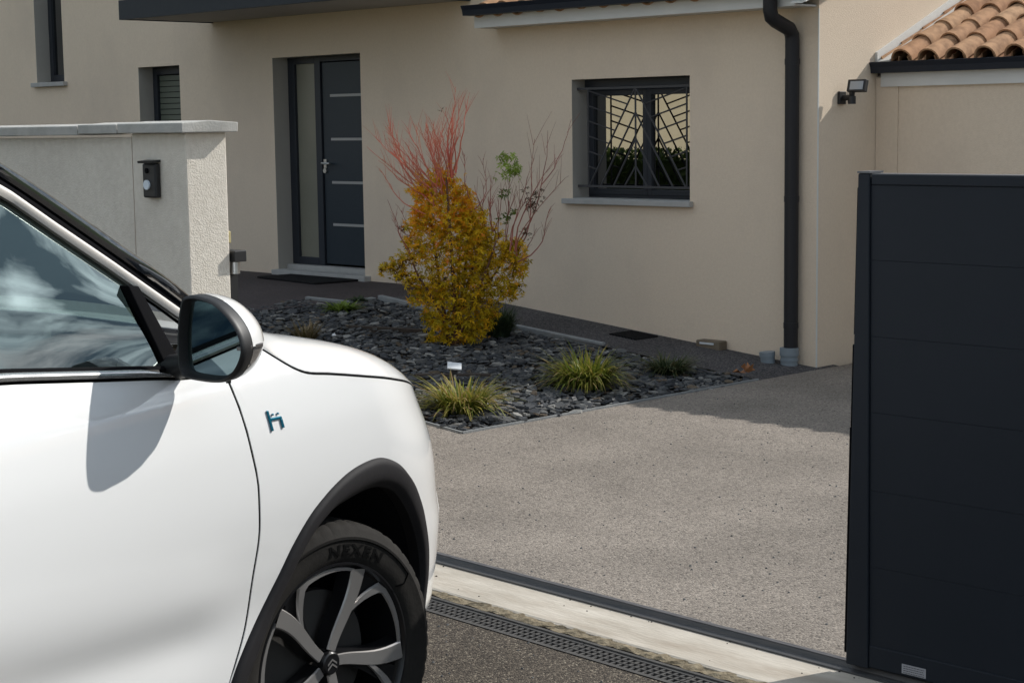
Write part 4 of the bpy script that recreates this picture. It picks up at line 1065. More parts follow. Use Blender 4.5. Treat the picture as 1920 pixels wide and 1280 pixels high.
o = hd.build('foliage', MT['hedge'], hg); o['kind'] = 'stuff'

# ------------------------------------------------------------------ car (local frame: x forward, y left, z up; origin under the right front wheel)
car = thing('car', 'white crossover car with black window pillar and plastic wheel arches, parked nose to the gateway', 'car', (-3.491, 2.783, 0.0))
car.rotation_euler = (0, 0, math.atan2(0.9546, -0.298))
car['_local'] = 1
def hermite(tab, x):
    n = len(tab)
    if x <= tab[0][0]: return tab[0][1]
    if x >= tab[-1][0]: return tab[-1][1]
    for i in range(n - 1):
        if x <= tab[i + 1][0]: break
    def slope(k):
        if k == 0: return (tab[1][1] - tab[0][1]) / (tab[1][0] - tab[0][0])
        if k == n - 1: return (tab[-1][1] - tab[-2][1]) / (tab[-1][0] - tab[-2][0])
        return (tab[k + 1][1] - tab[k - 1][1]) / (tab[k + 1][0] - tab[k - 1][0])
    x0, y0 = tab[i]; x1, y1 = tab[i + 1]; h = x1 - x0; t = (x - x0) / h
    m0, m1 = slope(i) * h, slope(i + 1) * h
    return (2 * t ** 3 - 3 * t * t + 1) * y0 + (t ** 3 - 2 * t * t + t) * m0 + (-2 * t ** 3 + 3 * t * t) * y1 + (t ** 3 - t * t) * m1
SIDE = [(.2, -.06), (.32, -.022), (.45, -.012), (.58, -.004), (.70, .016), (.85, .034), (1.0, .031), (1.1, .014), (1.18, -.010), (1.25, -.045), (1.35, -.10)]
U0 = [(.30, .335), (.36, .352), (.44, .371), (.52, .383), (.60, .384), (.68, .347), (.78, .313), (.88, .269), (.98, .212), (1.07, .179), (1.2, .15)]
HALF = 0.96                          # half width of the body
def crease(u, w):
    """shallow dent above the sill on the doors"""
    if u > -.36: return 0
    k = smooth01((-.36 - u) / .25)
    wc = .60 - .095 * (u + .45)
    return -k * .008 * math.exp(-((w - wc + .035) / .06) ** 2) + k * .006 * math.exp(-((w - wc - .09) / .08) ** 2)
def S(u, w):
    k = max(0.0, u - hermite(U0, w))
    r = max(0.0, -2.7 - u)
    return hermite(SIDE, w) + crease(u, w) - .55 * k * k / .64 - .28 * r * r
def L3(u, v, w): return (u, -v, w)
def mir(p): return (p[0], 2 * HALF - p[1], p[2])       # to the left flank
def panel(name, P, m, parent, flange=.014, inward=None, both=False, smooth=True, close=True):
    """surface patch with folded edges; P[i][j] = local points"""
    b = MB(); b.grid(P)
    nr, nc = len(P), len(P[0])
    if flange:
        ring = [(0, j) for j in range(nc)] + [(i, nc - 1) for i in range(1, nr)] + [(nr - 1, j) for j in range(nc - 2, -1, -1)] + [(i, 0) for i in range(nr - 2, 0, -1)]
        outer = [Vector(P[i][j]) for i, j in ring]
        inw = inward or (lambda p: Vector((0, 1, 0)))
        inner = [p + inw(p) * flange for p in outer]
        n = len(ring)
        mid = [p + inw(p) * .0025 for p in outer]
        b.add([tuple(p) for p in outer] + [tuple(p) for p in mid], [(k, (k + 1) % n, n + (k + 1) % n, n + k) for k in range(n)])
        b.add([tuple(p) for p in mid] + [tuple(p) for p in inner], [(k, (k + 1) % n, n + (k + 1) % n, n + k) for k in range(n)], 1)  # deeper fold is coloured black to stand in for shade inside the gap
    if both:
        b2 = MB(); b2.add([mir(p) for p in b.v], [f[::-1] for f in b.f]); b2.m = list(b.m)
        b2.build(name, [m, MT['rubber']], parent, smooth=smooth, autosm=50)
    return b.build(name, [m, MT['rubber']], parent, smooth=smooth, autosm=50)
def resample(pts, n):
    pts = [Vector(p) for p in pts]; d = [0]
    for a, b_ in zip(pts[:-1], pts[1:]): d.append(d[-1] + (b_ - a).length)
    out = []
    for i in range(n):
        t = d[-1] * i / (n - 1); k = 0
        while k < len(d) - 2 and d[k + 1] < t: k += 1
        out.append(pts[k].lerp(pts[k + 1], (t - d[k]) / max(1e-9, d[k + 1] - d[k])))
    return out
def tabl(pts): return lambda x: hermite(sorted(pts), x)
# --- feature lines, (u, w)
SHUT = [(-.47, .335), (-.417, .449), (-.362, .565), (-.351, .689), (-.340, .778), (-.344, .857), (-.348, .922), (-.365, 1.002), (-.380, 1.086), (-.396, 1.157), (-.400, 1.185)]
shut_u = lambda w: hermite([(b_, a) for a, b_ in SHUT], w)
belt_w = lambda u: hermite([(-3.4, 1.36), (-2.4, 1.33), (-1.6, 1.29), (-1.086, 1.250), (-.943, 1.235), (-.79, 1.218), (-.625, 1.200), (-.555, 1.191), (-.40, 1.182), (-.2, 1.17)], u)
HOODL = [(-.236, 1.224), (-.184, 1.190), (-.134, 1.162), (-.084, 1.144), (.0, 1.131), (.084, 1.117), (.17, 1.102), (.261, 1.086), (.34, 1.070), (.424, 1.053), (.52, 1.030), (.62, 1.000), (.70, .972), (.78, .942)]
hood_w = lambda u: hermite(HOODL, u)
ARCH_O = [(-.47, .335), (-.412, .448), (-.369, .509), (-.302, .590), (-.250, .656), (-.193, .730), (-.128, .792), (-.065, .830), (-.011, .854), (.050, .873), (.117, .883), (.182, .884), (.235, .872), (.300, .842), (.366, .790), (.410, .742), (.450, .690), (.490, .618), (.514, .560), (.520, .50), (.512, .44), (.50, .37)]
ARCH_I = [(-.40, .335), (-.352, .429), (-.304, .491), (-.254, .562), (-.209, .628), (-.124, .728), (-.060, .768), (-.007, .790), (.117, .808), (.202, .802), (.28, .770), (.355, .703), (.415, .630), (.450, .570), (.466, .52), (.470, .47), (.462, .42), (.452, .37)]
AC = (.06, .46)
def ray_hit(poly, th):
    d = (math.cos(th), math.sin(th)); best = None
    for (a, b_) in zip(poly[:-1], poly[1:]):
        ex, ey = b_[0] - a[0], b_[1] - a[1]; den = d[0] * ey - d[1] * ex
        if abs(den) < 1e-12: continue
        ax, ay = a[0] - AC[0], a[1] - AC[1]
        t = (ax * ey - ay * ex) / den; s = (ax * d[1] - ay * d[0]) / den
        if t > 0 and -1e-6 <= s <= 1 + 1e-6 and (best is None or t > best): best = t
    return best
def smoothpoly(pts, k=6):
    out = []
    for i in range(len(pts) - 1):
        p0, p1, p2, p3 = pts[max(0, i - 1)], pts[i], pts[i + 1], pts[min(len(pts) - 1, i + 2)]
        for j in range(k):
            t = j / k
            out.append(tuple(.5 * ((2 * p1[c]) + (-p0[c] + p2[c]) * t + (2 * p0[c] - 5 * p1[c] + 4 * p2[c] - p3[c]) * t * t + (-p0[c] + 3 * p1[c] - 3 * p2[c] + p3[c]) * t ** 3) for c in (0, 1)))
    out.append(pts[-1]); return out
ao, ai = smoothpoly(ARCH_O), smoothpoly(ARCH_I)
GAP = .0045
# fender: polar patch between the arch and shutline / bonnet line / front edge
outer = [(shut_u(w_) + GAP, w_) for w_ in [lerp(.335, 1.185, i / 40) for i in range(41)]]
outer += [(-.36, 1.195), (-.30, 1.207), (-.245, 1.217)]
outer += [(u_, hood_w(u_) - GAP) for u_ in [lerp(-.236, .78, i / 40) for i in range(41)]]
outer += [(.80, .90), (.80, .80), (.79, .70), (.78, .60), (.76, .50), (.73, .42), (.69, .37), (.50, .369)]
def ang(p): return math.atan2(p[1] - AC[1], p[0] - AC[0])
t_start = ang((-.47, .335)); t_start = t_start + 2 * PI if t_start < 0 else t_start
t_end = ang((.50, .37))
ths = [lerp(t_start, t_end, i / 110) for i in range(111)]
for p in ((-.400, 1.185), (-.245, 1.217), (-.236, 1.2205), (.78, .9385), (.69, .37)):
    a = ang(p); ths.append(a + 2 * PI if a > t_start + .2 else a)
ths = sorted(set(ths), reverse=True)
P = []
NR = 18
for th in ths:
    ro = ray_hit(outer, th); ri = ray_hit(ao, th)
    if ro is None or ri is None: continue
    ro = max(ro, ri + .004)
    row = []
    for k in range(NR + 1):
        r_2 = lerp(ri, ro, k / NR); u, w_ = AC[0] + r_2 * math.cos(th), AC[1] + r_2 * math.sin(th)
        row.append(L3(u, S(u, w_), w_))
    P.append(row)
panel('front_fender', P, MT['paint'], car)
# arch trim: rounded band with an inner return and the liner behind
P = []; Pl = []
NB = 8
for i in range(len(ths)):
    th = ths[i]
    ro, ri = ray_hit(ao, th), ray_hit(ai, th)
    if ro is None or ri is None: continue
    row = []
    for k in range(NB + 1):
        t = k / NB; r_2 = lerp(ro, ri, t); u, w_ = AC[0] + r_2 * math.cos(th), AC[1] + r_2 * math.sin(th)
        prof_ = .010 * math.sin(PI * min(1, t * 6) / 2) + .004 * math.sin(PI * t) - (.012 * ((t - .72) / .28) if t > .72 else 0)
        row.append(L3(u, S(u, w_) + prof_ + .001, w_))
    u, w_ = AC[0] + (ri + .002) * math.cos(th), AC[1] + (ri + .002) * math.sin(th)
    row.append(L3(u, S(u, w_) - .035, w_))
    row.insert(0, L3(AC[0] + (ro + .001) * math.cos(th), S(AC[0] + ro * math.cos(th), AC[1] + ro * math.sin(th)) - .010, AC[1] + (ro + .001) * math.sin(th)))
    P.append(row)
    uu, ww = AC[0] + (ri + .006) * math.cos(th), AC[1] + (ri + .006) * math.sin(th)
    s_ = S(uu, ww)
    Pl.append([L3(uu, s_ - .03, ww), L3(lerp(AC[0], uu, .97), s_ - .10, lerp(AC[1], ww, .97)), L3(lerp(AC[0], uu, .95), -.36, lerp(AC[1], ww, .95))])
panel('wheel_arch_trim', P, MT['clad'], car, flange=0)
lb = MB(); lb.grid(Pl); lb.grid([[L3(u, -.361, w_) for u in (-.5, .55)] for w_ in (.15, 1.0)])
lb.build('wheel_arch_liner', MT['liner'], car, smooth=True, autosm=40)
# doors
def side_patch(name, uf, ur, wlo, whi, m, n=26, mrows=34):
    P = []
    for i in range(mrows + 1):
        row = []
        for j in range(n + 1):
            t = j / n
            u_probe = lerp(ur, -.5, t); wl_, wh_ = wlo, whi(u_probe)
            w_ = lerp(wl_, wh_, i / mrows)
            u = lerp(ur, uf(w_), t)
            w_ = lerp(wl_, whi(u), i / mrows)
            u = lerp(ur, uf(w_), t)
            row.append(L3(u, S(u, w_), w_))
        P.append(row)
    return panel(name, P, m, car)
door_top = lambda u: belt_w(u) - .004
fd = side_patch('front_door', lambda w_: shut_u(w_) - GAP, -1.452, .345, door_top, MT['paint'], 40, 44)
rd = side_patch('rear_door', lambda w_: -1.458, -2.40, .345, door_top, MT['paint'])
# sill cladding
P = [[L3(u, S(u, w_) + .008, w_) for u in [lerp(-2.35, -.485, j / 30) for j in range(31)]] for w_ in (.342, .31, .26, .22)]
panel('sill_trim', P, MT['clad'], car)
# rear quarter with lamp side, tail and rear wheel arch
P = [[L3(u, S(u, w_) - (.0 if w_ < 1.2 else 0), w_) for u in [lerp(-3.62, -2.406, j / 24) for j in range(25)]] for w_ in [lerp(.30, 1.30, i / 24) for i in range(25)]]
panel('rear_quarter_panel', P, MT['paint'], car)
# windows, (u, w, v)
GLTOP = [(-2.6, 1.70, -.30), (-1.9, 1.715, -.305), (-1.45, 1.705, -.302), (-1.15, 1.685, -.297), (-.97, 1.655, -.287), (-.831, 1.612, -.270), (-.725, 1.527, -.220), (-.613, 1.440, -.170), (-.558, 1.392, -.140)]
CHR = [(-2.6, 1.722, -.298), (-1.9, 1.738, -.30), (-1.45, 1.728, -.296), (-1.15, 1.706, -.290), (-.97, 1.675, -.282), (-.83, 1.629, -.268), (-.725, 1.543, -.218), (-.612, 1.456, -.168), (-.51, 1.372, -.118), (-.445, 1.319, -.088), (-.40, 1.28, -.07)]
OUT = [(-2.6, 1.80, -.33), (-1.9, 1.82, -.34), (-1.45, 1.808, -.338), (-1.10, 1.770, -.33), (-.93, 1.735, -.318), (-.795, 1.683, -.300), (-.688, 1.602, -.250), (-.574, 1.511, -.20), (-.476, 1.42, -.13), (-.419, 1.366, -.10), (-.36, 1.31, -.085), (-.27, 1.235, -.06)]
def dens(pts, n): return resample([(p[0], p[1], p[2]) for p in pts], n)
gt = dens(GLTOP[3:], 25)
def glassb_w(u): return belt_w(u) + .024
def glassb_v(u): return hermite(SIDE, glassb_w(u)) - .012
P = []
for i, p in enumerate(gt):
    f = i / 24
    ub = lerp(-1.45, -.556, f)
    q = Vector((ub, glassb_w(ub), glassb_v(ub)))
    row = []
    for k in range(13):
        t = k / 12; r_2 = q.lerp(p, t)
        row.append(L3(r_2.x, r_2.z + .007 * math.sin(PI * t) - .004, r_2.y))
    P.append(row)
panel('door_window', P, MT['cglass'], car, flange=0)
# quarter light
b = MB()
qa = [(-.535, glassb_w(-.535), glassb_v(-.535)), (-.44, glassb_w(-.44), glassb_v(-.44) - .0), (-.40, 1.272, -.075), (-.445, 1.316, -.092), (-.51, 1.368, -.122), (-.548, 1.392, -.142)]
b.add([L3(u, v - .006, w_) for u, w_, v in qa], [(0, 1, 2, 3), (0, 3, 4, 5)])
b.build('quarter_window', MT['qglass'], car)
b = MB()
dv_t, dv_b = Vector((-.566, 1.402, -.128)), Vector((-.548, 1.198, -.030))
for (a0, a1) in ((-.026, .016),):
    A = [L3(dv_t.x + a0 - .006, dv_t.z + .006, dv_t.y), L3(dv_t.x + a1 - .012, dv_t.z + .006, dv_t.y - .004), L3(dv_b.x + a1 + .008, dv_b.z + .008, dv_b.y), L3(dv_b.x + a0 - .008, dv_b.z + .008, dv_b.y)]
    Bk = [(p[0], p[1] + .03, p[2]) for p in A]
    b.add(A + Bk, [(0, 1, 2, 3), (7, 6, 5, 4), (0, 4, 5, 1), (1, 5, 6, 2), (2, 6, 7, 3), (3, 7, 4, 0)])
b.build('window_divider', MT['rubber'], car, bevel=.003)
def ribbon(name, A, B, m, n=60, offA=0.0, offB=0.0, round_=.006, back=.02, both=True):
    A_, B_ = dens(A, n), dens(B, n); P = []
    for a, c in zip(A_, B_):
        row = []
        pa, pc = Vector(L3(a.x, a.z + offA, a.y)), Vector(L3(c.x, c.z + offB, c.y))
        row.append(tuple(pa + Vector((0, back, 0))))
        for k in range(5):
            t = k / 4; p = pa.lerp(pc, t) + Vector((0, -round_ * math.sin(PI * t), round_ * .5 * math.sin(PI * t)))
            row.append(tuple(p))
        row.append(tuple(pc + Vector((0, back, 0))))
        P.append(row)
    return panel(name, P, m, car, flange=0, both=both)
def between(A, B, t, n=40):
    return [tuple(a.lerp(c, t)) for a, c in zip(dens(A, n), dens(B, n))]
OUT2 = OUT[:-1]; CHR2 = CHR
PA = between(OUT2, CHR2, 0.0); PB = between(OUT2, CHR2, .50); PC = between(OUT2, CHR2, .56); PD = between(OUT2, CHR2, .84)
ribbon('window_pillar', PA, PB, MT['gloss'], round_=.014, back=.03)
ribbon('pillar_seal', PC, PD, MT['rubber'], offA=-.006, offB=-.004, round_=.002)
c_in = [(u, w_ - .018, v + .008) for u, w_, v in CHR]; c_out = [(u, w_ + .008, v + .004) for u, w_, v in CHR]
ribbon('window_trim', c_out, c_in, MT['pillar_strip'], round_=.003, back=.012)
g_in = [(u, w_ - .008, v) for u, w_, v in GLTOP]; g_out = [(u, w_ - .019, v) for u, w_, v in CHR]
g2 = GLTOP + [(-.50, 1.347, -.115), (-.448, 1.302, -.09), (-.405, 1.262, -.073)]
ribbon('window_gasket', g_out, [(u, w_ - .006, v) for u, w_, v in g2], MT['rubber'], offA=-.004, offB=-.002, round_=.001, back=.008)
# belt line: white-chrome strip over a black gasket
us = [lerp(-2.4, -.585, i / 40) for i in range(41)]
ribbon('belt_trim', [(u, belt_w(u) + .020 * smooth01((-.56 - u) / .12 + .15), hermite(SIDE, belt_w(u) + .02) + .004) for u in us], [(u, belt_w(u) + .004, hermite(SIDE, belt_w(u)) + .006) for u in us], MT['chrome'], round_=.006, back=.015)
us = [lerp(-2.4, -.50, i / 40) for i in range(41)]
ribbon('belt_gasket', [(u, belt_w(u) + .027, hermite(SIDE, belt_w(u) + .02) - .010) for u in us], [(u, belt_w(u) + .019, hermite(SIDE, belt_w(u) + .02) - .002) for u in us], MT['rubber'], round_=.001, back=.01)
ribbon('belt_gasket', [(u, belt_w(u) + .004, hermite(SIDE, belt_w(u)) + .003) for u in us], [(u, belt_w(u) - .003, hermite(SIDE, belt_w(u)) - .004) for u in us], MT['rubber'], round_=.001, back=.01)
# rear door glass and rear quarter glass as one dark run
P = []
for i in range(13):
    u = lerp(-2.55, -1.47, i / 12); tp = hermite([(a[0], a[1]) for a in GLTOP], u); tv = hermite([(a[0], a[2]) for a in GLTOP], u)
    q = Vector((u, glassb_w(u), glassb_v(u))); p = Vector((u, tp, tv))
    P.append([L3(q.lerp(p, k / 8).x, q.lerp(p, k / 8).z + .02 * math.sin(PI * k / 8) - .006, q.lerp(p, k / 8).y) for k in range(9)])
panel('rear_door_window', P, MT['cglass'], car, flange=0, both=True)
b = MB(); A = [L3(u, v, w_) for u, w_, v in ((-1.475, belt_w(-1.46) + .02, -.055), (-1.43, belt_w(-1.44) + .02, -.055), (-1.43, 1.70, -.298), (-1.475, 1.70, -.298))]
b.add(A + [(p[0], p[1] + .03, p[2]) for p in A], [(0, 1, 2, 3), (7, 6, 5, 4), (0, 4, 5, 1), (1, 5, 6, 2), (2, 6, 7, 3), (3, 7, 4, 0)])
b.add([mir(p) for p in b.v], [f[::-1] for f in b.f]); b.build('door_post', MT['gloss'], car)
# bonnet
P = []
def hw(u): return HALF + S(u, hood_w(u))
NU, NT = 44, 40
ridge_tab = [(-.25, 1.25), (-.1, 1.243), (0, 1.226), (.124, 1.205), (.273, 1.174), (.404, 1.142), (.54, 1.097), (.64, 1.053), (.72, 1.008), (.80, .96), (.9, .90)]
for i in range(NU + 1):
    u_ = lerp(-.236, .80, i / NU); row = []
    we = hood_w(min(u_, .78)) + GAP; half = hw(min(u_, .78)); rd_ = hermite(ridge_tab, u_)
    for j in range(NT + 1):
        t = -1 + 2 * j / NT
        t = math.copysign(1 - (1 - abs(t)) ** 1.25, t) if abs(t) < 1 else t
        d_ = (1 - abs(t)) * half
        up = (rd_ - we) * (1 - math.exp(-d_ / .075)) / (1 - math.exp(-.2 / .075)) if rd_ > we else 0
        up = min(up, (rd_ - we)) if d_ > .2 else up
        up += .022 * smooth01((d_ - .18) / .7)
        du = .09 * (1 - t * t) * smooth01((i / NU - .55) / .45) + (.10 * (1 - t * t) * (1 - smooth01(i / NU / .4)))
        row.append((u_ + du, HALF + (-t) * -half if False else HALF + t * half, we + up - .25 * du * (1 if i / NU > .5 else 0)))
    P.append(row)
hood = panel('bonnet', P, MT['paint'], car, flange=.012, inward=lambda p: Vector((0, 0, -1)))
# front end
def nose(u_off, t, w_):
    """front face: t in [-1,1] across"""
    ue = .795; half = HALF + S(ue, w_)
    return (ue + u_off + .16 * math.sqrt(max(0, 1 - t * t)) - .10 * smooth01((w_ - .7) / .3), HALF + t * half, w_)
P = [[nose(0, math.sin(lerp(-PI / 2, PI / 2, j / 36)), w_) for j in range(37)] for w_ in [lerp(.36, .935, i / 14) for i in range(15)]]
panel('front_bumper', P, MT['paint'], car, inward=lambda p: Vector((-1, 0, 0)))
P = [[nose(.004, math.sin(lerp(-1.15, 1.15, j / 24)), w_) for j in range(25)] for w_ in (.46, .52, .60, .68)]
panel('grille', P, MT['black'], car, inward=lambda p: Vector((-1, 0, 0)))
for sgn in (-1, 1):
    P = [[nose(.005, math.sin(sgn * lerp(.75, 1.5, j / 10)), w_) for j in range(11)] for w_ in (.77, .82, .87)]
    panel('headlight', P, MT['lamp_glass'], car, inward=lambda p: Vector((-1, 0, 0)))
P = [[(q[0] - .07, HALF + (q[1] - HALF) * .80, q[2]) for q in [nose(.0, math.sin(lerp(-1.5, 1.5, j / 24)), w_) for j in range(25)]] for w_ in (.22, .27, .32, .358)]
panel('lower_bumper', P, MT['clad'], car, inward=lambda p: Vector((-1, 0, 0)))
# windscreen, roof, tail
ao_ = dens(OUT[4:-1], 16)
P = []
for p in ao_:
    half = HALF + p.z
    P.append([(p.x + .15 * (1 - t * t), HALF + t * (half - .012), p.y - .01 + .02 * (1 - t * t)) for t in [lerp(-1, 1, j / 14) for j in range(15)]])
panel('windscreen', P, MT['qglass'], car, flange=0)
P = []
for i in range(21):
    u = lerp(-3.15, -.93, i / 20); w_ = hermite([(-3.2, 1.70), (-2.6, 1.80), (-1.9, 1.82), (-1.45, 1.808), (-1.10, 1.770), (-.93, 1.735)], u); half = HALF - .33
    P.append([(u + .12 * (1 - t * t) * smooth01((i / 20 - .7) / .3), HALF + t * half, w_ + .035 * (1 - t * t)) for t in [lerp(-1, 1, j / 16) for j in range(17)]])
panel('roof', P, MT['gloss'], car, flange=.02, inward=lambda p: Vector((0, 0, -1)))
P = [[(-3.62 + .10 * (1 - t * t) * -1, HALF + t * (HALF + S(-3.62, w_)), w_) for t in [lerp(-1, 1, j / 12) for j in range(13)]] for w_ in (.3, .6, .9, 1.1, 1.3)]
panel('tailgate', P, MT['paint'], car, inward=lambda p: Vector((1, 0, 0)))
P = [[(lerp(-3.66, -3.18, k / 4), HALF + t * lerp(HALF - .22, HALF - .34, k / 4), lerp(1.30, 1.70, k / 4)) for t in [lerp(-1, 1, j / 8) for j in range(9)]] for k in range(5)]
panel('rear_window', P, MT['cglass'], car, flange=0)
P = [[L3(lerp(-3.60, -2.55, j / 8), lerp(-.06, -.33, k / 4) - .05 * (1 - j / 8), lerp(1.30, lerp(1.68, 1.76, j / 8), k / 4)) for j in range(9)] for k in range(5)]
panel('rear_pillar', P, MT['gloss'], car, flange=0, both=True)
# left flank and underside
P = [[mir(L3(u, S(u, w_), w_)) for u in [lerp(-3.62, .80, j / 40) for j in range(41)]] for w_ in [lerp(.32, 1.0, i / 12) for i in range(13)]]
panel('left_flank', P, MT['paint'], car, inward=lambda p: Vector((0, -1, 0)))
P = [[mir(L3(u, S(u, w_), w_)) for u in [lerp(-3.62, -.24, j / 30) for j in range(31)]] for w_ in [lerp(1.0, 1.185, i / 5) for i in range(6)]]
panel('left_flank', P, MT['paint'], car, inward=lambda p: Vector((0, -1, 0)))
P = [[mir(L3(u, S(u, lerp(1.0, hood_w(u) - .004, k / 4)), lerp(1.0, hood_w(u) - .004, k / 4))) for u in [lerp(-.236, .60, j / 16) for j in range(17)]] for k in range(5)]
panel('left_flank', P, MT['paint'], car, inward=lambda p: Vector((0, -1, 0)))
b = MB(); b.box(-3.5, .45, .30, 1.62, .20, .28); b.box(-.36, -.34, .05, 1.86, .28, 1.10); b.box(-3.55, -.36, .028, .045, .28, 1.12); b.box(-3.55, -.36, 1.875, 1.89, .28, 1.12)
b.build('underbody', MT['liner'], car)
# interior
b = MB()
P = []
for i in range(15):
    t = i / 14; u = lerp(-.18, -.82, t); w_ = 1.20 + .055 * math.sin(PI * min(1, t * 1.15) * .8) - (.45 * smooth01((t - .72) / .28))
    P.append([(u, y, w_ + (.05 * math.exp(-((y - 1.36) / .24) ** 2) * smooth01(t * 3) * (1 - smooth01((t - .8) / .2)))) for y in [lerp(.12, 1.80, k / 24) for k in range(25)]])
b.grid(P); b.box(-.86, -.60, .12, .75, .55, 1.08); b.box(-1.4, -.5, .86, 1.06, .3, .80)
b.build('dashboard', MT['interior'], car, smooth=True, autosm=50)
b = MB()
cen = Vector((-.93, 1.36, 1.135)); ax = Vector((-.88, 0, .47)).normalized(); e1 = Vector((0, 1, 0)); e2 = ax.cross(e1)
pts = [cen + (e1 * math.cos(a) + e2 * math.sin(a)) * .185 for a in [2 * PI * k / 36 for k in range(37)]]
b.tube([tuple(p) for p in pts], .017, 10, cap=False)
for a in (0, PI, PI * 1.5): b.tube([tuple(cen - ax * .02), tuple(cen + (e1 * math.cos(a) + e2 * math.sin(a)) * .18)], .02, 8)
b.tube([tuple(cen - ax * .05), tuple(cen + ax * .01)], .065, 16)
b.build('steering_wheel', MT['interior'], car, smooth=True, autosm=60)
for yc in (.52, 1.40):
    b = MB()
    P = [[(-1.35 - .52 * t - .05 * math.sin(PI * t), yc + s * (.25 - .05 * t), .62 + .70 * t + .0 * s) for s in (-1, -.6, 0, .6, 1)] for t in [k / 8 for k in range(9)]]
    P2 = [[(p[0] - .13, p[1], p[2]) for p in r] for r in P]
    b.grid(P); b.grid(P2); b.grid([P[-1], P2[-1]]); b.grid([[r[0] for r in P], [r[0] for r in P2]]); b.grid([[r[-1] for r in P], [r[-1] for r in P2]])
    b.box(-1.42, -.92, yc - .25, yc + .25, .45, .64); b.box(-2.02, -1.90, yc - .13, yc + .13, 1.36, 1.56)
    b.build('seat', MT['seat'], car, bevel=.01)
# door mirror
FACE = [(.067, 1.377), (.078, 1.389), (.107, 1.392), (.154, 1.380), (.192, 1.354), (.219, 1.322), (.231, 1.290), (.230, 1.264), (.215, 1.235), (.193, 1.213), (.161, 1.203), (.111, 1.204), (.070, 1.210), (.055, 1.229), (.053, 1.288), (.058, 1.335)]
fcs = []
for i in range(len(FACE)):
    p0, p1, p2, p3 = FACE[i - 1], FACE[i], FACE[(i + 1) % 16], FACE[(i + 2) % 16]
    for t in (0, .33, .66):
        fcs.append(tuple(.5 * ((2 * p1[c]) + (-p0[c] + p2[c]) * t + (2 * p0[c] - 5 * p1[c] + 4 * p2[c] - p3[c]) * t * t + (-p0[c] + 3 * p1[c] - 3 * p2[c] + p3[c]) * t ** 3) for c in (0, 1)))
cx_, cz_ = .150, 1.297
def mring(u, s, sh=0.0, dz=0.0): return [(u, -(cx_ + sh + (v - cx_) * s), cz_ + dz + (w_ - cz_) * s) for v, w_ in fcs]
nf = len(fcs)
mb2 = MB()
A = [mring(-.640, .86), mring(-.655, .93), mring(-.652, .985), mring(-.640, 1.0), mring(-.612, .99, -.004)]
for r_2 in A: r_2.append(r_2[0])
inn = mring(-.625, .85); inn.append(inn[0])
mb2.grid([inn] + A)
mirror = mb2.build('door_mirror', MT['black'], car, smooth=True, autosm=60)
bk_ = [mring(-.611, .995, -.004), mring(-.585, .985, -.008), mring(-.555, .93, -.014), mring(-.525, .81, -.022), mring(-.505, .62, -.03), mring(-.494, .36, -.035), mring(-.491, .05, -.035)]
split = 1.284
cap_b, low_b = MB(), MB()
for i in range(len(bk_) - 1):
    for k in range(nf):
        q = [bk_[i][k], bk_[i][(k + 1) % nf], bk_[i + 1][(k + 1) % nf], bk_[i + 1][k]]
        zc = sum(p[2] for p in q) / 4
        (cap_b if zc > split else low_b).add(q, [(0, 1, 2, 3)])
for bq, nm, m_ in ((cap_b, 'mirror_cap', MT['paint']), (low_b, 'mirror_shell', MT['gloss'])):
    o = bq.build(nm, m_, mirror, smooth=True)
    bm = bmesh.new(); bm.from_mesh(o.data); bmesh.ops.remove_doubles(bm, verts=bm.verts, dist=1e-5); bmesh.ops.recalc_face_normals(bm, faces=bm.faces); bm.to_mesh(o.data); bm.free()
b = MB(); gl2 = [(-.632, -(cx_ + (v - cx_) * .87 - .002), cz_ + (w_ - cz_) * .87) for v, w_ in fcs]
b.add(gl2, [tuple(range(nf))])
b.build('mirror_glass', MT['mirror'], mirror)
b = MB()
b.box(-.612, -.57, -.2255, -.20, 1.276, 1.285); b.box(-.648, -.613, -.2285, -.21, 1.276, 1.285)
b.build('indicator', MT['amber'], mirror, bevel=.002)
b = MB(); b.tube([(-.56, .04, 1.215), (-.57, .0, 1.222), (-.58, -.06, 1.232), (-.58, -.12, 1.245)], [.030, .028, .024, .02], 12)
b.add([(-.60, .03, 1.197), (-.40, .03, 1.186), (-.41, .06, 1.265), (-.50, .06, 1.27), (-.60, .012, 1.197), (-.40, .012, 1.186), (-.41, .05, 1.265), (-.50, .05, 1.27)], [(0, 1, 2, 3), (7, 6, 5, 4), (0, 4, 5, 1), (1, 5, 6, 2), (2, 6, 7, 3), (3, 7, 4, 0)])
b.build('mirror_foot', MT['black'], mirror, smooth=True, autosm=50)
b = MB(); b.tube([(-.60, -.150, 1.196), (-.60, -.150, 1.203)], .006, 8); b.build('mirror_lamp', MT['black'], mirror)
# badge on the fender
bd = MB()
def bq(a, b_, c, d):                 # corners in badge units (x right, z up, metres)
    pts = []
    for x, z in (a, b_, c, d):
        u = -.258 + x; w_ = 1.053 + z
        pts.append(Vector(L3(u, S(u, w_) + .001, w_)))
    top = [p + Vector((0, -.004, 0)) for p in pts]
    bd.add([tuple(p) for p in pts + top], [(0, 1, 2, 3), (4, 5, 6, 7), (0, 1, 5, 4), (1, 2, 6, 5), (2, 3, 7, 6), (3, 0, 4, 7)])
bq((-.030, .026), (-.0225, .026), (-.0145, -.024), (-.0225, -.024))
bq((-.0225, .0075), (.024, .006), (.026, -.0005), (-.0210, .0005))
bq((.0180, -.0005), (.0262, -.0005), (.0305, -.023), (.0223, -.023))
bq((-.011, .0165), (-.0045, .0165), (-.0035, .0115), (-.010, .0115))
bq((.010, .016), (.0165, .016), (.0175, .011), (.011, .011))
bd.build('badge', MT['badge'], car, bevel=.0015)
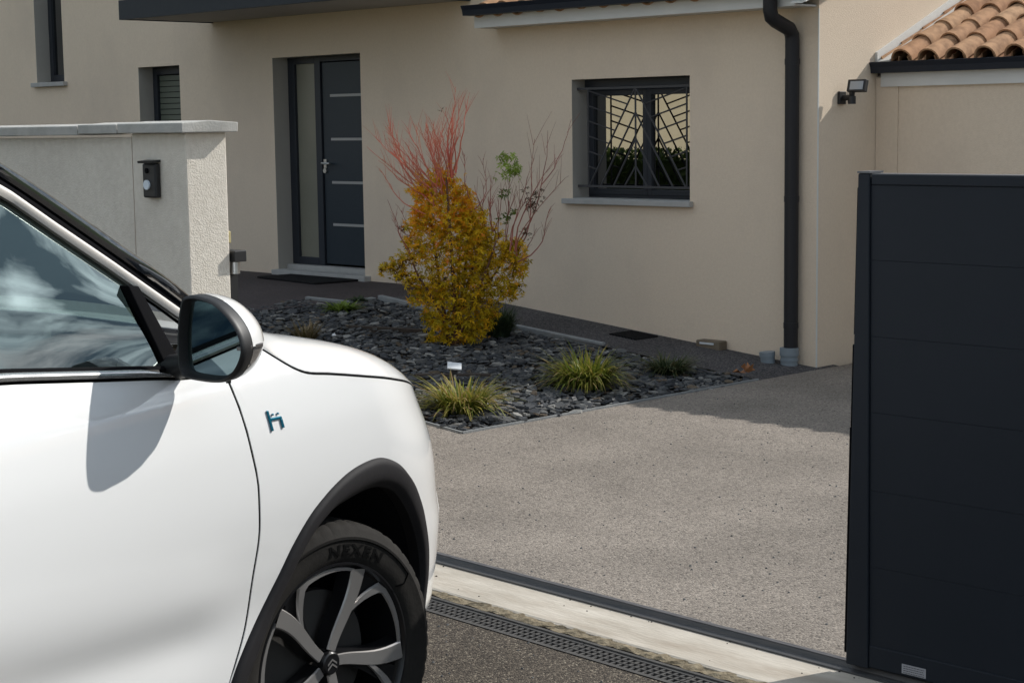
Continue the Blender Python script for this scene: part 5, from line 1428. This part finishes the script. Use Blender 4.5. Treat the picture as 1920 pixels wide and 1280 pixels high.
# wheels
def make_wheel(center, steer, detailed=True):
    wh = bpy.data.objects.new('wheel', None); COL.objects.link(wh); wh.parent = car; wh.location = center; wh.rotation_euler = (0, 0, steer)
    # local to the wheel: x forward, z up, -y outwards
    def lathe(prof, n, notch=None):
        b = MB(); P = []
        for k in range(n + 1):
            a = 2 * PI * k / n
            P.append([((r_2 - (notch(k, i) if notch else 0)) * math.sin(a), -o_, (r_2 - (notch(k, i) if notch else 0)) * math.cos(a)) for i, (r_2, o_) in enumerate(prof)])
        b.grid(P); return b
    RT, RR = .372, .247
    prof_ = [(.248, .085), (.260, .100), (.267, .105), (.274, .108), (.279, .1105), (.302, .1145), (.325, .114), (.330, .1155), (.334, .1155), (.338, .112), (.350, .106), (.360, .098), (.3665, .088), (.369, .074),
             (.362, .072), (.362, .064), (.3705, .062), (.372, .026), (.364, .024), (.364, .016), (.372, .014), (.372, -.014), (.364, -.016), (.364, -.024), (.372, -.026), (.3705, -.062), (.3665, -.088), (.35, -.106), (.30, -.113), (.25, -.10)]
    no = lambda k, i: (.0035 if (k % 4 == 0 and 10 <= i <= 16) else 0.0)
    t_ = lathe(prof_, 208, no); ty = t_.build('tyre', MT['tyre'], wh, smooth=True, autosm=35)
    if detailed:
        cu_ = bpy.data.curves.new('text', 'FONT'); cu_.body = 'NEXEN'; cu_.size = .038; cu_.align_x = 'CENTER'; cu_.extrude = .0008; cu_.space_character = 1.2; cu_.offset = .0012
        to = bpy.data.objects.new('text', cu_); COL.objects.link(to)
        dg = bpy.context.evaluated_depsgraph_get(); me = bpy.data.meshes.new_from_object(to.evaluated_get(dg))
        COL.objects.unlink(to); bpy.data.objects.remove(to)
        r0 = .287; a0 = R(15)
        for v in me.vertices:
            x, y, z = v.co; x *= 1.42
            a = a0 + x / .292; rr = r0 + y * 1.05
            pf = hermite([(.274, .108), (.279, .1105), (.302, .1145), (.325, .114), (.330, .1145)], rr)
            v.co = (rr * math.sin(a), -(pf + .0013 + z * .5), rr * math.cos(a))
        me.materials.clear(); me.materials.append(MT['tyretext'])
        lo = bpy.data.objects.new('lettering', me); COL.objects.link(lo); lo.parent = wh
        b = MB()                       # raised outline bar round the lettering
        ptsb = [(.327 * math.sin(R(a)), -.1158, .327 * math.cos(R(a))) for a in range(-62, 56, 3)] + [(.300 * math.sin(R(57)), -.1158, .300 * math.cos(R(57))), (.275 * math.sin(R(54)), -.113, .275 * math.cos(R(54)))]
        b.tube(ptsb, .0022, 5); b.build('tyre_rib', MT['tyretext'], wh, smooth=True)
    # rim
    b = lathe([(.249, .100), (.249, .106), (.244, .1065), (.238, .098), (.232, .06), (.228, -.06), (.24, -.09)], 72)
    b.v += []; rim = b.build('rim', MT['rimblack'], wh, smooth=True, autosm=35)
    b = lathe([(.0, .02), (.17, .018), (.172, -.01), (.0, -.01)], 48); b.build('brake_disc', MT['disc'], wh, smooth=True, autosm=35)
    b = lathe([(.0, -.045), (.231, -.05)], 40); b.build('rim_back', MT['liner'], wh)
    def pol(r_2, deg, o_): return (r_2 * math.sin(R(deg)), -o_, r_2 * math.cos(R(deg)))
    def face(r_2): return .078 + .022 * (r_2 / .24) ** 2      # dish of the spokes
    def bandpts(c, wd):
        """c: list of (r, deg); flat bar with bevelled sides along it"""
        out = []
        for i, (r_2, dg_) in enumerate(c):
            p = Vector(pol(r_2, dg_, 0)); a = Vector(pol(*c[max(0, i - 1)], 0)); q = Vector(pol(*c[min(len(c) - 1, i + 1)], 0))
            t = (q - a).normalized(); nrm = Vector((t.z, 0, -t.x)); w_ = wd[i] if isinstance(wd, (list, tuple)) else wd
            out.append((p, nrm, w_, face(r_2)))
        return out
    for k in range(5):
        a = 23 + 72 * k
        sp = MB(); dk = MB()
        c = [(lerp(.030, .236, i / 10), a + 7 * math.sin(PI * i / 10) * .8 - 4 * (1 - i / 10)) for i in range(11)]
        wd = [lerp(.014, .024, (i / 10) ** 1.2) for i in range(11)]
        P = []; Pd = []
        for p, nrm, w_, f in bandpts(c, wd):
            P.append([tuple(p - nrm * w_ + Vector((0, -f + .003, 0))), tuple(p - nrm * w_ * .86 + Vector((0, -f - .002, 0))), tuple(p + nrm * w_ * .86 + Vector((0, -f - .002, 0))), tuple(p + nrm * w_ + Vector((0, -f + .003, 0)))])
            Pd.append([tuple(p - nrm * w_ * 1.0 + Vector((0, -f + .003, 0))), tuple(p - nrm * w_ * 1.35 + Vector((0, -f + .045, 0))), tuple(p + nrm * w_ * 1.35 + Vector((0, -f + .045, 0))), tuple(p + nrm * w_ * 1.0 + Vector((0, -f + .003, 0)))])
        sp.grid(P)
        dk.grid(Pd)
        # thin limb and rim arc
        arc = [(lerp(.135, .225, i / 4), a + lerp(9, 24, i / 4)) for i in range(5)] + [(.231, a + d_) for d_ in range(29, 70, 5)]
        wa = [lerp(.005, .014, i / 4) for i in range(5)] + [lerp(.009, .004, i / 8) for i in range(9)]
        P = []
        for p, nrm, w_, f in bandpts(arc, wa):
            P.append([tuple(p - nrm * w_ + Vector((0, -f + .006, 0))), tuple(p - nrm * w_ * .7 + Vector((0, -f, 0))), tuple(p + nrm * w_ * .7 + Vector((0, -f, 0))), tuple(p + nrm * w_ + Vector((0, -f + .006, 0)))])
        sp.grid(P)
        # black web between spoke and limb
        P = []
        for i in range(9):
            r_2 = lerp(.05, .232, i / 8); a1 = a + lerp(5, 10, i / 8); a2 = a + lerp(12, 25, i / 8)
            P.append([pol(r_2, lerp(a1, a2, j / 4), face(r_2) - .012) for j in range(5)])
        dk.grid(P)
        s_o = sp.build('spoke', MT['alloy'], wh, smooth=True, autosm=25)
        dk.build('spoke_web', MT['rimblack'], wh, smooth=True, autosm=25)
    b = lathe([(0, .092), (.026, .092), (.030, .089), (.032, .070)], 32); b.build('hub_cap', MT['rimblack'], wh, smooth=True, autosm=35)
    if detailed:
        b = MB()
        for dz_ in (.007, -.005):
            for s in (-1, 1):
                pts = [(0, -.0935, dz_ + .006), (s * .016, -.0935, dz_ - .006), (s * .016, -.0935, dz_ - .011), (0, -.0935, dz_ + .001)]
                b.add(pts + [(p[0], -.0925, p[2]) for p in pts], [(0, 1, 2, 3), (0, 1, 5, 4), (1, 2, 6, 5), (2, 3, 7, 6), (3, 0, 4, 7)])
        b.build('hub_emblem', MT['alloy'], wh)
    for o in wh.children:
        if o.name.split('.')[0] in ('rim', 'spoke', 'spoke_web', 'rim_back', 'brake_disc'): o.scale = (1.07, 1.0, 1.07)
    return wh
make_wheel((.030, .101, .368), R(-12))
make_wheel((-2.80, .118, .372), 0, False)
for u in (.034, -2.80):
    w2 = make_wheel((u, 1.80, .372), PI, False)
del car['_local']

# house across the street, mirrored in the window panes
nb_ = thing('neighbour_house', 'long cream house across the street, seen only mirrored in the window', 'house', (-48, -34, 0))
w = MB(); w.box(-75, -24, -40, -32, -.1, 4.2); w.build('wall', mat('cream_wall', (0.66, 0.56, 0.38), 0.9, (0.70, 0.60, 0.42), 3), nb_)
w = MB(); w.prism([(-31.4, 4.21), (-36, 6.2), (-40.6, 4.21)], lambda a, z: (-75.6, a, z), lambda a, z: (-23.4, a, z)); w.build('roof', MT['tile'], nb_)
for x in (-70, -62, -30):
    w = MB(); w.box(x, x + 1.3, -31.99, -31.94, 1.2, 2.4); w.build('window', MT['frame'], nb_)
bpy.data.objects.remove(TILE)
